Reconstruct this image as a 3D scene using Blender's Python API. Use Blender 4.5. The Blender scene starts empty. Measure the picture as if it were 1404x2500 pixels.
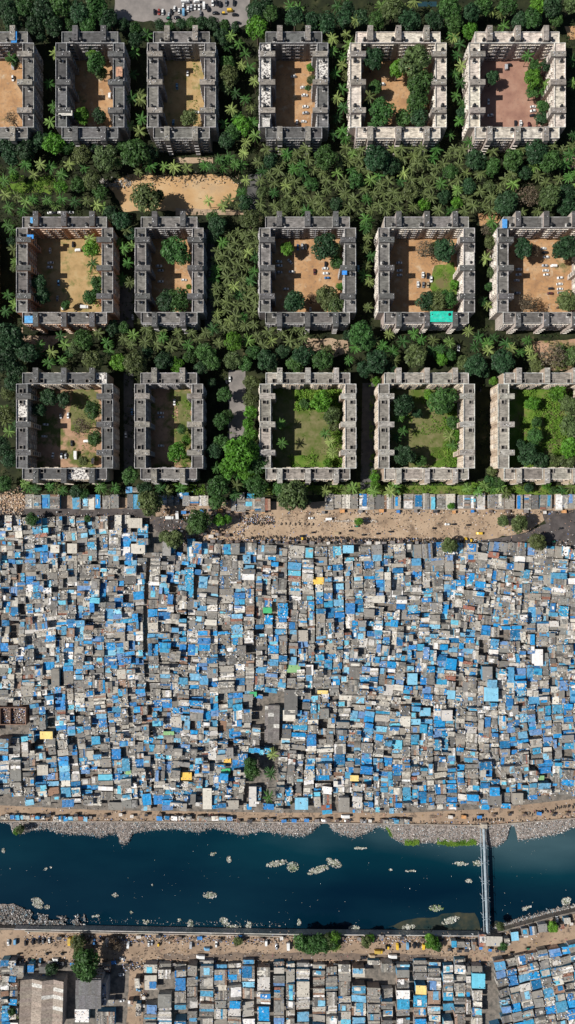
import bpy, math, random
import numpy as np
from mathutils import Vector, noise
random.seed(11); np.random.seed(11)
R = random.uniform
HC = 414.0; PXM = 3.5
D = bpy.data
SC = bpy.context.scene
COL = SC.collection
def P(x, y, h=0.0):
    """photo pixel of a point at height h -> world metres"""
    f = (HC - h) / HC / PXM
    return ((x - 702) * f, (1250 - y) * f, h)
def ordn(n):
    w = ['zeroth','first','second','third','fourth','fifth','sixth','seventh','eighth','ninth','tenth','eleventh','twelfth',
         'thirteenth','fourteenth','fifteenth','sixteenth','seventeenth','eighteenth','nineteenth','twentieth']
    if n < len(w): return w[n]
    s = {1:'st',2:'nd',3:'rd'}.get(n % 10 if n % 100 not in (11,12,13) else 0, 'th')
    return f'{n}{s}'
# ---------------------------------------------------------------- materials
def new_mat(name):
    m = D.materials.new(name); m.use_nodes = True
    nt = m.node_tree; b = nt.nodes['Principled BSDF']
    return m, nt, b
def ramp_mat(name, stops, scale=0.2, rough=0.9, detail=5, spec=0.2, second=None, bump=0.0, bumpscale=2.0, mus='pos'):
    """colour from a noise field; second=(colour, scale, lo, hi) lays patches over it"""
    m, nt, b = new_mat(name); N = nt.nodes; L = nt.links
    g = N.new('ShaderNodeNewGeometry')
    n = N.new('ShaderNodeTexNoise'); n.inputs['Scale'].default_value = scale; n.inputs['Detail'].default_value = detail
    n.inputs['Roughness'].default_value = 0.62
    L.new(g.outputs['Position'], n.inputs['Vector'])
    r = N.new('ShaderNodeValToRGB'); cr = r.color_ramp
    while len(cr.elements) < len(stops): cr.elements.new(0.5)
    for e, (p, c) in zip(cr.elements, stops): e.position = p; e.color = (*c, 1)
    L.new(n.outputs['Fac'], r.inputs['Fac']); out = r.outputs['Color']
    for s in (second or []):
        c2, sc2, lo, hi = s
        n2 = N.new('ShaderNodeTexNoise'); n2.inputs['Scale'].default_value = sc2; n2.inputs['Detail'].default_value = 6
        n2.inputs['Roughness'].default_value = 0.65
        L.new(g.outputs['Position'], n2.inputs['Vector'])
        mr = N.new('ShaderNodeMapRange'); mr.inputs['From Min'].default_value = lo; mr.inputs['From Max'].default_value = hi
        L.new(n2.outputs['Fac'], mr.inputs['Value'])
        mx = N.new('ShaderNodeMix'); mx.data_type = 'RGBA'; mx.inputs['B'].default_value = (*c2, 1)
        L.new(mr.outputs['Result'], mx.inputs['Factor']); L.new(out, mx.inputs['A']); out = mx.outputs['Result']
    L.new(out, b.inputs['Base Color'])
    b.inputs['Roughness'].default_value = rough; b.inputs['Specular IOR Level'].default_value = spec
    if bump:
        n3 = N.new('ShaderNodeTexNoise'); n3.inputs['Scale'].default_value = bumpscale; n3.inputs['Detail'].default_value = 4
        L.new(g.outputs['Position'], n3.inputs['Vector'])
        bp = N.new('ShaderNodeBump'); bp.inputs['Strength'].default_value = 1.0; bp.inputs['Distance'].default_value = bump
        L.new(n3.outputs['Fac'], bp.inputs['Height']); L.new(bp.outputs['Normal'], b.inputs['Normal'])
    return m
def col_mat(name, src='attr', mott=0.35, scale=0.6, grime=(0.1,0.09,0.08), glo=0.55, ghi=0.75, gamt=0.7, rough=0.8, spec=0.25, streak=0.0):
    """base colour from the mesh's own paint ('col') or the object's colour, mottled and grimed"""
    m, nt, b = new_mat(name); N = nt.nodes; L = nt.links
    g = N.new('ShaderNodeNewGeometry')
    if src == 'attr':
        a = N.new('ShaderNodeAttribute'); a.attribute_name = 'col'; base = a.outputs['Color']
    else:
        a = N.new('ShaderNodeObjectInfo'); base = a.outputs['Color']
    n = N.new('ShaderNodeTexNoise'); n.inputs['Scale'].default_value = scale; n.inputs['Detail'].default_value = 5; n.inputs['Roughness'].default_value = 0.7
    L.new(g.outputs['Position'], n.inputs['Vector'])
    mr = N.new('ShaderNodeMapRange'); mr.inputs['From Min'].default_value = 0.3; mr.inputs['From Max'].default_value = 0.7
    mr.inputs['To Min'].default_value = 1 - mott; mr.inputs['To Max'].default_value = 1 + mott
    L.new(n.outputs['Fac'], mr.inputs['Value'])
    vm = N.new('ShaderNodeVectorMath'); vm.operation = 'SCALE'
    L.new(base, vm.inputs[0]); L.new(mr.outputs['Result'], vm.inputs['Scale']); out = vm.outputs['Vector']
    if gamt > 0:
        n2 = N.new('ShaderNodeTexNoise'); n2.inputs['Scale'].default_value = scale * 1.7; n2.inputs['Detail'].default_value = 6; n2.inputs['Roughness'].default_value = 0.75
        vs = N.new('ShaderNodeVectorMath'); vs.operation = 'MULTIPLY'; vs.inputs[1].default_value = (0.45, 1.6, 1)
        L.new(g.outputs['Position'], vs.inputs[0]); L.new(vs.outputs['Vector'], n2.inputs['Vector'])
        m2 = N.new('ShaderNodeMapRange'); m2.inputs['From Min'].default_value = glo; m2.inputs['From Max'].default_value = ghi; m2.inputs['To Max'].default_value = gamt
        L.new(n2.outputs['Fac'], m2.inputs['Value'])
        mx = N.new('ShaderNodeMix'); mx.data_type = 'RGBA'; mx.inputs['B'].default_value = (*grime, 1)
        L.new(m2.outputs['Result'], mx.inputs['Factor']); L.new(out, mx.inputs['A']); out = mx.outputs['Result']
    L.new(out, b.inputs['Base Color'])
    b.inputs['Roughness'].default_value = rough; b.inputs['Specular IOR Level'].default_value = spec
    return m
def plain(name, c, rough=0.6, spec=0.4, metal=0.0):
    return ramp_mat(name, [(0.35, tuple(v*0.8 for v in c)), (0.65, tuple(min(1, v*1.15) for v in c))], 1.3, rough, 3, spec)
def leaf_mat(name, dark, light, trans=0.25):
    m, nt, b = new_mat(name); N = nt.nodes; L = nt.links
    oi = N.new('ShaderNodeObjectInfo'); g = N.new('ShaderNodeNewGeometry')
    n = N.new('ShaderNodeTexNoise'); n.inputs['Scale'].default_value = 0.35; n.inputs['Detail'].default_value = 4
    L.new(g.outputs['Position'], n.inputs['Vector'])
    r = N.new('ShaderNodeValToRGB'); r.color_ramp.elements[0].position = 0.35; r.color_ramp.elements[1].position = 0.66
    r.color_ramp.elements[0].color = (*dark, 1); r.color_ramp.elements[1].color = (*light, 1)
    L.new(n.outputs['Fac'], r.inputs['Fac'])
    mx = N.new('ShaderNodeMix'); mx.data_type = 'RGBA'; mx.blend_type = 'MULTIPLY'; mx.inputs['Factor'].default_value = 1
    L.new(r.outputs['Color'], mx.inputs['A']); L.new(oi.outputs['Color'], mx.inputs['B'])
    L.new(mx.outputs['Result'], b.inputs['Base Color'])
    b.inputs['Roughness'].default_value = 0.55; b.inputs['Specular IOR Level'].default_value = 0.3
    tr = N.new('ShaderNodeBsdfTranslucent'); L.new(mx.outputs['Result'], tr.inputs['Color'])
    ms = N.new('ShaderNodeMixShader'); ms.inputs['Fac'].default_value = trans
    o = N['Material Output']; L.new(b.outputs['BSDF'], ms.inputs[1]); L.new(tr.outputs['BSDF'], ms.inputs[2]); L.new(ms.outputs['Shader'], o.inputs['Surface'])
    return m
M = {}
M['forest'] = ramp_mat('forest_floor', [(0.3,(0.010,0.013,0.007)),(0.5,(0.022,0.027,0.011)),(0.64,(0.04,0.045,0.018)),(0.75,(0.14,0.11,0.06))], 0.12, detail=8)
M['silt'] = ramp_mat('submerged_silt', [(0.35,(0.012,0.028,0.03)),(0.65,(0.07,0.065,0.04))], 0.09, 0.3, 7)
M['wetroad'] = ramp_mat('worn_tar', [(0.35,(0.10,0.08,0.07)),(0.6,(0.22,0.165,0.125))], 0.12, detail=8)
M['slumdirt'] = ramp_mat('packed_dirt', [(0.35,(0.09,0.085,0.075)),(0.6,(0.22,0.19,0.16))], 0.3, detail=8)
M['road'] = ramp_mat('dusty_road', [(0.3,(0.29,0.205,0.135)),(0.5,(0.40,0.29,0.195)),(0.7,(0.48,0.36,0.25))], 0.07, detail=9, second=[((0.15,0.105,0.075),0.1,0.53,0.66),((0.2,0.15,0.11),0.9,0.56,0.72)])
M['rroad'] = ramp_mat('dirt_riverside', [(0.3,(0.23,0.165,0.115)),(0.5,(0.34,0.245,0.17)),(0.7,(0.42,0.31,0.215))], 0.1, detail=9, second=[((0.1,0.075,0.06),0.2,0.52,0.66),((0.12,0.09,0.07),1.1,0.6,0.72)])
M['asph'] = ramp_mat('asphalt', [(0.35,(0.06,0.052,0.05)),(0.65,(0.115,0.10,0.095))], 0.15, detail=8, second=[((0.2,0.15,0.11),0.12,0.58,0.72)])
M['street'] = ramp_mat('street_asphalt', [(0.35,(0.06,0.06,0.062)),(0.65,(0.12,0.115,0.105))], 0.15, detail=8)  # plain grey asphalt of the lanes between blocks
M['lot'] = ramp_mat('grey_lot', [(0.35,(0.17,0.155,0.145)),(0.65,(0.28,0.25,0.23))], 0.1, detail=8)
M['orange'] = ramp_mat('orange_soil', [(0.3,(0.31,0.175,0.09)),(0.5,(0.44,0.25,0.12)),(0.7,(0.52,0.34,0.19))], 0.09, detail=9, second=[((0.22,0.15,0.10),0.5,0.52,0.72),((0.52,0.40,0.27),0.15,0.56,0.7),((0.13,0.13,0.05),0.06,0.60,0.70)])
M['play'] = ramp_mat('sandy_ground', [(0.3,(0.40,0.245,0.12)),(0.5,(0.50,0.315,0.155)),(0.7,(0.54,0.385,0.22))], 0.06, detail=8, second=[((0.38,0.28,0.18),0.05,0.56,0.72)])
M['red'] = ramp_mat('red_soil', [(0.3,(0.24,0.125,0.095)),(0.5,(0.35,0.195,0.14)),(0.7,(0.42,0.26,0.19))], 0.1, detail=9, second=[((0.18,0.11,0.09),0.8,0.55,0.75)])
M['straw'] = ramp_mat('dry_grass_soil', [(0.3,(0.29,0.20,0.09)),(0.5,(0.42,0.28,0.13)),(0.7,(0.48,0.36,0.19))], 0.12, detail=9, second=[((0.16,0.17,0.05),0.14,0.52,0.68),((0.3,0.2,0.1),0.8,0.58,0.75)])
M['grass'] = ramp_mat('grass_ground', [(0.3,(0.05,0.10,0.012)),(0.5,(0.11,0.19,0.025)),(0.7,(0.20,0.22,0.06))], 0.16, detail=9, second=[((0.16,0.135,0.06),0.06,0.5,0.62)])
M['weeds'] = ramp_mat('weedy_ground', [(0.3,(0.09,0.11,0.03)),(0.5,(0.155,0.15,0.06)),(0.7,(0.22,0.19,0.10))], 0.2, detail=9, second=[((0.08,0.12,0.02),0.08,0.5,0.62)])
M['mixed'] = ramp_mat('patchy_soil', [(0.3,(0.30,0.18,0.11)),(0.6,(0.45,0.28,0.18))], 0.1, detail=9, second=[((0.11,0.13,0.035),0.06,0.46,0.56),((0.2,0.12,0.08),0.6,0.55,0.75)])
M['roof'] = col_mat('flat_roof', mott=0.45, scale=0.35, grime=(0.04,0.037,0.034), glo=0.46, ghi=0.66, gamt=0.7)
M['mosaic'] = ramp_mat('broken_tile_roof', [(0.46,(0.10,0.09,0.09)),(0.52,(0.72,0.68,0.62))], 0.9, detail=6)
M['wall'] = col_mat('plaster', mott=0.25, scale=0.3, grime=(0.09,0.08,0.075), glo=0.52, ghi=0.75, gamt=0.75)
M['shroof'] = col_mat('sheet_roof', mott=0.4, scale=0.8, grime=(0.09,0.075,0.062), glo=0.49, ghi=0.62, gamt=0.75)
M['shclean'] = col_mat('clean_sheet_roof', mott=0.16, scale=0.6, grime=(0.12,0.10,0.085), glo=0.6, ghi=0.75, gamt=0.4)
M['tarp'] = col_mat('tarpaulin', mott=0.3, scale=0.6, grime=(0.33,0.36,0.38), glo=0.54, ghi=0.68, gamt=0.6, rough=0.6)
M['shwall'] = col_mat('shack_wall', mott=0.3, scale=0.8)
M['junk'] = col_mat('odds_and_ends', mott=0.2, scale=2.0, gamt=0)
M['glass'] = plain('dark_glass', (0.015,0.02,0.028), 0.15, 0.5)
M['tyre'] = plain('rubber', (0.02,0.02,0.02), 0.8)
M['tank'] = plain('black_plastic', (0.015,0.016,0.018), 0.5)
M['conc'] = plain('concrete', (0.30,0.27,0.24), 0.9, 0.2)
M['paint'] = col_mat('vehicle_paint', src='obj', mott=0.06, gamt=0.0, rough=0.35, spec=0.5)
M['pipe'] = ramp_mat('pipe_paint', [(0.35,(0.20,0.245,0.28)),(0.65,(0.33,0.385,0.42))], 0.5, 0.45, second=[((0.14,0.11,0.09),0.6,0.6,0.75)])
M['bark'] = plain('bark', (0.13,0.10,0.075), 0.95, 0.1)
M['leaf'] = leaf_mat('leaves', (0.55,0.55,0.55), (1.5,1.5,1.5))
M['frond'] = leaf_mat('palm_fronds', (0.75,0.75,0.75), (1.25,1.25,1.25))
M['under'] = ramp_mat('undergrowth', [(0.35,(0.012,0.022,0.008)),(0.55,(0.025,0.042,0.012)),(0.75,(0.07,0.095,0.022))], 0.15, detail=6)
M['bush'] = ramp_mat('weed_leaves', [(0.3,(0.05,0.11,0.012)),(0.5,(0.11,0.22,0.025)),(0.7,(0.20,0.29,0.05))], 0.15, detail=6)
M['bankm'] = ramp_mat('rubbish_mat', [(0.35,(0.09,0.075,0.065)),(0.5,(0.24,0.20,0.175)),(0.65,(0.40,0.35,0.32))], 0.9, detail=8)
# ---------------------------------------------------------------- mesh builder
class MB:
    def __init__(s): s.v = []; s.f = []; s.m = []; s.c = []
    def face(s, pts, col=(1,1,1), m=0):
        i = len(s.v); s.v.extend(pts); s.f.append(tuple(range(i, i+len(pts)))); s.m.append(m); s.c.append(col)
    def prism(s, poly, z0, z1, col=(1,1,1), m=0, top=True, bottom=False, tcol=None, tm=None):
        """poly: counter-clockwise xy list"""
        n = len(poly)
        for k in range(n):
            a = poly[k]; b = poly[(k+1) % n]
            s.face([(a[0],a[1],z0),(b[0],b[1],z0),(b[0],b[1],z1),(a[0],a[1],z1)], col, m)
        if top: s.face([(p[0],p[1],z1) for p in poly], tcol or col, m if tm is None else tm)
        if bottom: s.face([(p[0],p[1],z0) for p in reversed(poly)], col, m)
    def box(s, x0, y0, z0, x1, y1, z1, col=(1,1,1), m=0, **k):
        s.prism([(x0,y0),(x1,y0),(x1,y1),(x0,y1)], z0, z1, col, m, **k)
    def rbox(s, cx, cy, z0, lx, ly, lz, a, col=(1,1,1), m=0):
        c, q = math.cos(a), math.sin(a)
        s.prism([(cx+x*c-y*q, cy+x*q+y*c) for x, y in ((-lx/2,-ly/2),(lx/2,-ly/2),(lx/2,ly/2),(-lx/2,ly/2))], z0, z0+lz, col, m)
    def cyl(s, cx, cy, z0, z1, r0, r1=None, n=10, col=(1,1,1), m=0):
        r1 = r0 if r1 is None else r1
        A = [(cx+r0*math.cos(t*2*math.pi/n), cy+r0*math.sin(t*2*math.pi/n), z0) for t in range(n)]
        B = [(cx+r1*math.cos(t*2*math.pi/n), cy+r1*math.sin(t*2*math.pi/n), z1) for t in range(n)]
        for k in range(n): s.face([A[k], A[(k+1)%n], B[(k+1)%n], B[k]], col, m)
        s.face(B, col, m)
    def tube(s, pts, rad, n=8, col=(1,1,1), m=0):
        rings = []
        for i, p in enumerate(pts):
            d = Vector(pts[min(i+1, len(pts)-1)]) - Vector(pts[max(i-1, 0)]); d.normalize()
            u = d.cross(Vector((0,0,1)) if abs(d.z) < 0.9 else Vector((1,0,0))).normalized(); w = d.cross(u)
            r = rad[i] if isinstance(rad, (list, tuple)) else rad
            rings.append([tuple(Vector(p) + u*r*math.cos(t*2*math.pi/n) + w*r*math.sin(t*2*math.pi/n)) for t in range(n)])
        for i in range(len(rings)-1):
            for k in range(n):
                s.face([rings[i][k], rings[i][(k+1)%n], rings[i+1][(k+1)%n], rings[i+1][k]], col, m)
        s.face(rings[0], col, m); s.face(list(reversed(rings[-1])), col, m)
    def mesh(s, name, mats):
        me = D.meshes.new(name); me.from_pydata(s.v, [], s.f)
        for k in mats: me.materials.append(M[k])
        me.polygons.foreach_set('material_index', s.m)
        at = me.color_attributes.new('col', 'FLOAT_COLOR', 'CORNER')
        ls = [len(f) for f in s.f]
        c = np.ones((sum(ls), 4), dtype=np.float32)
        c[:, :3] = np.repeat(np.array(s.c, dtype=np.float32).reshape(-1, 3), ls, axis=0)
        at.data.foreach_set('color', c.ravel()); me.update()
        return me
    def obj(s, name, mats, parent=None, loc=None):
        o = D.objects.new(name, s.mesh(name, mats)); COL.objects.link(o)
        if parent: o.parent = parent
        if loc: o.location = loc
        return o
def tag(o, label=None, cat=None, group=None, kind=None):
    if label: o['label'] = label
    if cat: o['category'] = cat
    if group: o['group'] = group
    if kind: o['kind'] = kind
    return o
def empty(name, loc=(0,0,0), rz=0.0):
    o = D.objects.new(name, None); o.empty_display_size = 0.5; COL.objects.link(o); o.location = loc; o.rotation_euler = (0,0,rz); return o
def child(name, me, parent, loc=(0,0,0), rz=0.0, sc=None, color=None):
    o = D.objects.new(name, me); COL.objects.link(o); o.parent = parent; o.location = loc; o.rotation_euler = (0,0,rz)
    if sc: o.scale = sc
    if color: o.color = color
    return o
def dup(o, parent=None):
    c = o.copy(); COL.objects.link(c)
    if parent: c.parent = parent
    for ch in o.children: dup(ch, c)
    return c
def jcol(c, j=0.15):
    k = 1 + R(-j, j); return tuple(max(0, min(1, v*k*(1+R(-.025, .025)))) for v in c)
# ---------------------------------------------------------------- ground sheets
def poly_w(pts, step=12, jit=1.5):
    out = []
    for k in range(len(pts)):
        a = pts[k]; b = pts[(k+1) % len(pts)]
        n = max(1, int(math.hypot(b[0]-a[0], b[1]-a[1]) / step))
        for i in range(n):
            t = i / n; out.append((a[0]+(b[0]-a[0])*t + R(-jit, jit), a[1]+(b[1]-a[1])*t + R(-jit, jit)))
    return out
def sheet(name, pts, mat, z, jit=1.5, step=12, kind='structure'):
    q = poly_w(pts, step, jit) if jit else pts
    w = [P(x, y)[:2] for x, y in q]
    area = sum(w[i][0]*w[(i+1)%len(w)][1] - w[(i+1)%len(w)][0]*w[i][1] for i in range(len(w)))
    if area < 0: w.reverse()
    b = MB(); b.face([(x, y, z) for x, y in w]); o = b.obj(name, [mat]); o['kind'] = kind
    return o
def lerp(tab, x):
    if x <= tab[0][0]: return tab[0][1]
    for (a, b), (c, d) in zip(tab, tab[1:]):
        if x <= c: return b + (d-b)*(x-a)/(c-a)
    return tab[-1][1]
NB = [(-4000,2004),(0,2004),(700,2006),(1180,2014),(1260,2008),(1404,1996),(1500,1985),(5400,1985)]     # top of the north river wall
SB = [(-4000,2268),(0,2266),(60,2267),(702,2279),(1195,2283),(1250,2266),(1300,2252),(1350,2238),(1404,2226),(1500,2205),(5400,2205)]
NS = [(-60,2020),(-10,2012),(8,2014),(20,2018),(26,2040),(45,2042),(75,2033),(110,2030),(140,2042),(220,2046),(240,2052),(262,2045),(283,2042),(288,2065),(300,2073),(312,2060),(322,2042),(350,2035),
      (420,2030),(480,2038),(520,2028),(560,2038),(590,2046),(640,2035),(700,2046),(748,2048),(764,2036),(784,2016),(800,2014),(815,2036),(865,2052),(900,2040),(925,2024),(948,2030),(958,2052),
      (990,2068),(1060,2065),(1110,2070),(1165,2066),(1180,2072),(1218,2075),(1240,2060),(1250,2022),(1262,2024),(1270,2060),(1300,2055),(1340,2048),(1380,2040),(1404,2025),(1480,2020)]
WZ = -4.0
def grid_strip(name, top, bot, x0, x1, mat, dx=20):
    b = MB(); xs = []; x = x0
    while x < x1: xs.append(x); x += dx if -100 < x < 1500 else 400
    xs.append(x1)
    for a, c in zip(xs, xs[1:]):
        q = [P(a, bot(a)), P(c, bot(c)), P(c, top(c)), P(a, top(a))]
        b.face(q)
    o = b.obj(name, [mat]); o['kind'] = 'structure'; return o
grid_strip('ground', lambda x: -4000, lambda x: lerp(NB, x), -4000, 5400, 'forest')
grid_strip('ground', lambda x: lerp(SB, x), lambda x: 6500, -4000, 5400, 'slumdirt')
b = MB(); b.face([(-1600,-420,WZ),(1600,-420,WZ),(1600,-60,WZ),(-1600,-60,WZ)]); 
wm, nt, bs = new_mat('river_water'); N = nt.nodes; L = nt.links
g = N.new('ShaderNodeNewGeometry'); n1 = N.new('ShaderNodeTexNoise'); n1.inputs['Scale'].default_value = 0.02; n1.inputs['Detail'].default_value = 7
vs = N.new('ShaderNodeVectorMath'); vs.operation = 'MULTIPLY'; vs.inputs[1].default_value = (0.35, 1, 1)
L.new(g.outputs['Position'], vs.inputs[0]); L.new(vs.outputs['Vector'], n1.inputs['Vector'])
# silt suspended near the north bank and the little delta on the south bank (depth decides the water's own colour)
sep = N.new('ShaderNodeSeparateXYZ'); L.new(g.outputs['Position'], sep.inputs[0])
sh = N.new('ShaderNodeMapRange'); sh.inputs['From Min'].default_value = -274; sh.inputs['From Max'].default_value = -228; sh.interpolation_type='SMOOTHSTEP'
L.new(sep.outputs['Y'], sh.inputs['Value'])
sx = N.new('ShaderNodeMapRange'); sx.inputs['From Min'].default_value = -60; sx.inputs['From Max'].default_value = 160; sx.inputs['To Min'].default_value = 0.25
L.new(sep.outputs['X'], sx.inputs['Value'])
mu = N.new('ShaderNodeMath'); mu.operation = 'MULTIPLY'; L.new(sh.outputs['Result'], mu.inputs[0]); L.new(sx.outputs['Result'], mu.inputs[1])
mu2 = N.new('ShaderNodeMath'); mu2.operation = 'MULTIPLY'; L.new(mu.outputs[0], mu2.inputs[0]); L.new(n1.outputs['Fac'], mu2.inputs[1])
r = N.new('ShaderNodeValToRGB'); r.color_ramp.elements[0].color = (0.0003,0.0105,0.024,1); r.color_ramp.elements[1].color = (0.045,0.085,0.10,1)
r.color_ramp.elements[0].position = 0.02; r.color_ramp.elements[1].position = 0.6
e = r.color_ramp.elements.new(0.2); e.color = (0.001,0.024,0.038,1)
L.new(mu2.outputs[0], r.inputs['Fac'])
ad = N.new('ShaderNodeMix'); ad.data_type = 'RGBA'; ad.blend_type = 'ADD'; ad.inputs['Factor'].default_value = 1
r2 = N.new('ShaderNodeValToRGB'); r2.color_ramp.elements[0].position = 0.42; r2.color_ramp.elements[1].position = 0.66
r2.color_ramp.elements[0].color = (0,0,0,1); r2.color_ramp.elements[1].color = (0.002,0.010,0.012,1)
L.new(n1.outputs['Fac'], r2.inputs['Fac']); L.new(r.outputs['Color'], ad.inputs['A']); L.new(r2.outputs['Color'], ad.inputs['B'])
L.new(ad.outputs['Result'], bs.inputs['Base Color']); bs.inputs['Roughness'].default_value = 0.12; bs.inputs['IOR'].default_value = 1.33
n3 = N.new('ShaderNodeTexNoise'); n3.inputs['Scale'].default_value = 1.2; n3.inputs['Detail'].default_value = 3; L.new(g.outputs['Position'], n3.inputs['Vector'])
bp = N.new('ShaderNodeBump'); bp.inputs['Distance'].default_value = 0.03; L.new(n3.outputs['Fac'], bp.inputs['Height']); L.new(bp.outputs['Normal'], bs.inputs['Normal'])
M['water'] = wm
b.obj('river_water', ['water'])['kind'] = 'structure'

T1, T2, T3, T4 = 0.02, 0.05, 0.08, 0.11
# slum floor, roads
sheet('slum_ground', [(-300,1262),(372,1262),(400,1320),(1700,1325),(1700,1992),(-300,1998)], 'slumdirt', T1, 0)
sheet('dirt_road', [(540,1252),(700,1246),(900,1246),(1320,1243),(1340,1262),(1290,1300),(1180,1318),(800,1324),(560,1326),(440,1326),(395,1320),(400,1300),(470,1290),(520,1262)], 'road', T2, 2.5)
sheet('dirt_verge', [(-300,1205),(60,1207),(640,1222),(700,1225),(1700,1215),(1700,1248),(700,1250),(380,1262),(380,1244),(-300,1244)], 'rroad', T1+0.01, 2)
sheet('asphalt_road', [(-300,1241),(335,1241),(380,1262),(440,1268),(470,1284),(440,1302),(395,1303),(372,1288),(340,1264),(-300,1262)], 'asph', T3, 1.5)
sheet('asphalt_road', [(1318,1246),(1700,1246),(1700,1336),(1160,1336),(1180,1318),(1290,1300),(1335,1278)], 'asph', T3, 2)
sheet('riverside_road', [(-300,1968),(0,1966),(250,1978),(700,1984),(1000,1984),(1200,1974),(1404,1950),(1700,1930)]+[(x, lerp(NB,x)-1) for x in (1700,1404,1260,1180,700,0,-300)], 'rroad', T2, 0)
sheet('riverside_road', [(x, lerp(SB,x)+4) for x in (-300,0,60,702,1195,1250,1300,1350,1404,1700)]+[(1700,2270),(1404,2305),(1230,2345),(980,2352),(330,2352),(-300,2338)], 'rroad', T2, 0)
sheet('side_street', [(318,2345),(352,2345),(348,2560),(305,2560)], 'rroad', T3, 1.5)
sheet('asphalt_road', [(400,2330),(620,2326),(1000,2330),(1140,2336),(1100,2344),(980,2346),(400,2342)], 'wetroad', T3, 3)
# open ground among the trees
sheet('playground', [(262,450),(300,432),(330,425),(430,430),(500,424),(560,430),(584,452),(572,490),(530,508),(500,515),(300,517),(285,480)], 'play', T1, 3)
sheet('dirt_path', [(430,508),(640,515),(640,524),(430,526)], 'road', T3, 1)
sheet('grass_clearing', [(20,448),(120,438),(135,455),(120,472),(40,470)], 'grass', T1, 3)
sheet('parking_lot', [(270,0-60),(610,-60),(610,60),(560,72),(480,60),(380,52),(285,48)], 'lot', T1, 3)
sheet('dirt_verge', [(420,378),(520,376),(520,398),(430,396)], 'road', T1, 2)
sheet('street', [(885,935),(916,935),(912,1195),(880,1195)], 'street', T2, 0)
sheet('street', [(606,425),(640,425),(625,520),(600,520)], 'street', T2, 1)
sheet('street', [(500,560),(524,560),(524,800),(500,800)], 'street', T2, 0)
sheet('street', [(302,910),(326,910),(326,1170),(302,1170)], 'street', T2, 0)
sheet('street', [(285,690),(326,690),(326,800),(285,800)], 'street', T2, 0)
sheet('parking_lot', [(560,905),(600,905),(604,1080),(556,1075)], 'lot', T1, 2)
sheet('dirt_verge', [(740,825),(850,830),(850,860),(790,880),(745,870)], 'road', T1, 3)
sheet('dirt_verge', [(1300,835),(1500,822),(1500,900),(1300,905)], 'mixed', T1, 3)
sheet('grass_verge', [(640,1178),(1500,1178),(1500,1210),(650,1208)], 'grass', T1, 1)
sheet('dirt_verge', [(50,798),(180,798),(170,815),(80,880),(60,850)], 'road', T1, 3)
sheet('dirt_verge', [(1165,520),(1230,515),(1215,545),(1170,550)], 'orange', T1, 2)
sheet('dirt_verge', [(1380,65),(1500,60),(1500,130),(1390,95)], 'orange', T1, 2)
sheet('dirt_verge', [(1375,375),(1500,375),(1500,430),(1390,410)], 'road', T1, 2)
# ---------------------------------------------------------------- courtyard apartment blocks
H = 15.0; BAY = 18.86; DEP = 7.4; INS = 4.1; SL = 56.55
def window_mesh(light):
    b = MB()
    b.box(-0.75, -0.06, 0, 0.75, 0.0, 1.35, (1,1,1), 1)
    b.box(-0.9, -0.5, 1.4, 0.9, 0.0, 1.5, light, 0)
    b.box(-0.85, -0.12, -0.12, 0.85, 0.0, -0.02, light, 0)
    return b.mesh('window', ['wall', 'glass'])
def balcony_mesh(c, c2):
    b = MB()
    b.box(-1.5, -1.15, -0.15, 1.5, 0, 0.0, c2); b.box(-1.5, -1.15, 0, 1.5, -1.07, 0.95, c); b.box(-1.5, -1.06, 0, -1.42, 0, 0.95, c)
    b.box(1.42, -1.06, 0, 1.5, 0, 0.95, c); b.box(-0.6, -0.8, 0, 0.1, -0.3, 0.7, jcol((0.3,0.3,0.32), .5))
    return b.mesh('balcony', ['wall'])
def tank_mesh():
    b = MB()
    b.box(-1.6,-1.1,0,1.0,1.1,0.4,(0.50,0.48,0.45),0)
    b.cyl(0,0,0.4,2.1,1.0,1.0,12,(1,1,1),1); b.cyl(0,0,2.1,2.35,1.0,0.4,12,(1,1,1),1)
    b.box(-1.5,-.5,.4,-1.05,.3,.9,(0.7,0.68,0.65),0)
    return b.mesh('water_tank', ['roof','tank'])
def hatch_mesh():
    b = MB(); t = 0.2; w, l, h = 1.35, 1.25, 1.1
    for x0,y0,x1,y1 in ((-w,-l,-w+t,l),(w-t,-l,w,l),(-w+t,-l,w-t,-l+t),(-w+t,l-t,w-t,l)): b.box(x0,y0,0,x1,y1,h,(0.33,0.30,0.27),0)
    b.box(-w+t,-l+t,0,w-t,l-t,0.05,(0.02,0.02,0.02),0)  # near-black floor paints in the darkness of a deep opening
    return b.mesh('roof_opening', ['roof'])
TANK = tank_mesh(); HATCH = hatch_mesh()
def notched(x0, y0, x1, y1, side, ts, nw=1.9, nd=1.6):
    """ccw rectangle with notches cut in one side: 's','n','e','w' at coordinates ts"""
    p = []
    def run(a, b, fixed, horiz, inward, on, rev):
        p.append((a, fixed) if horiz else (fixed, a))
        if on:
            for t in (sorted(ts, reverse=rev)):
                s = -1 if rev else 1
                for q, dd in ((t-s*nw/2, 0), (t-s*nw/2, 1), (t+s*nw/2, 1), (t+s*nw/2, 0)):
                    f = fixed + inward*nd*dd
                    p.append((q, f) if horiz else (f, q))
    run(x0, x1, y0, True, 1, side == 's', False)
    run(y0, y1, x1, False, -1, side == 'e', False)
    run(x1, x0, y1, True, -1, side == 'n', True)
    run(y1, y0, x0, False, 1, side == 'w', True)
    return p
WALLS = dict(lilac=((0.24,0.215,0.20),(0.42,0.40,0.385)), orange=((0.50,0.27,0.16),(0.66,0.50,0.38)), tan=((0.40,0.31,0.235),(0.62,0.54,0.44)), cream=((0.40,0.34,0.30),(0.70,0.64,0.56)))
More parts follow.
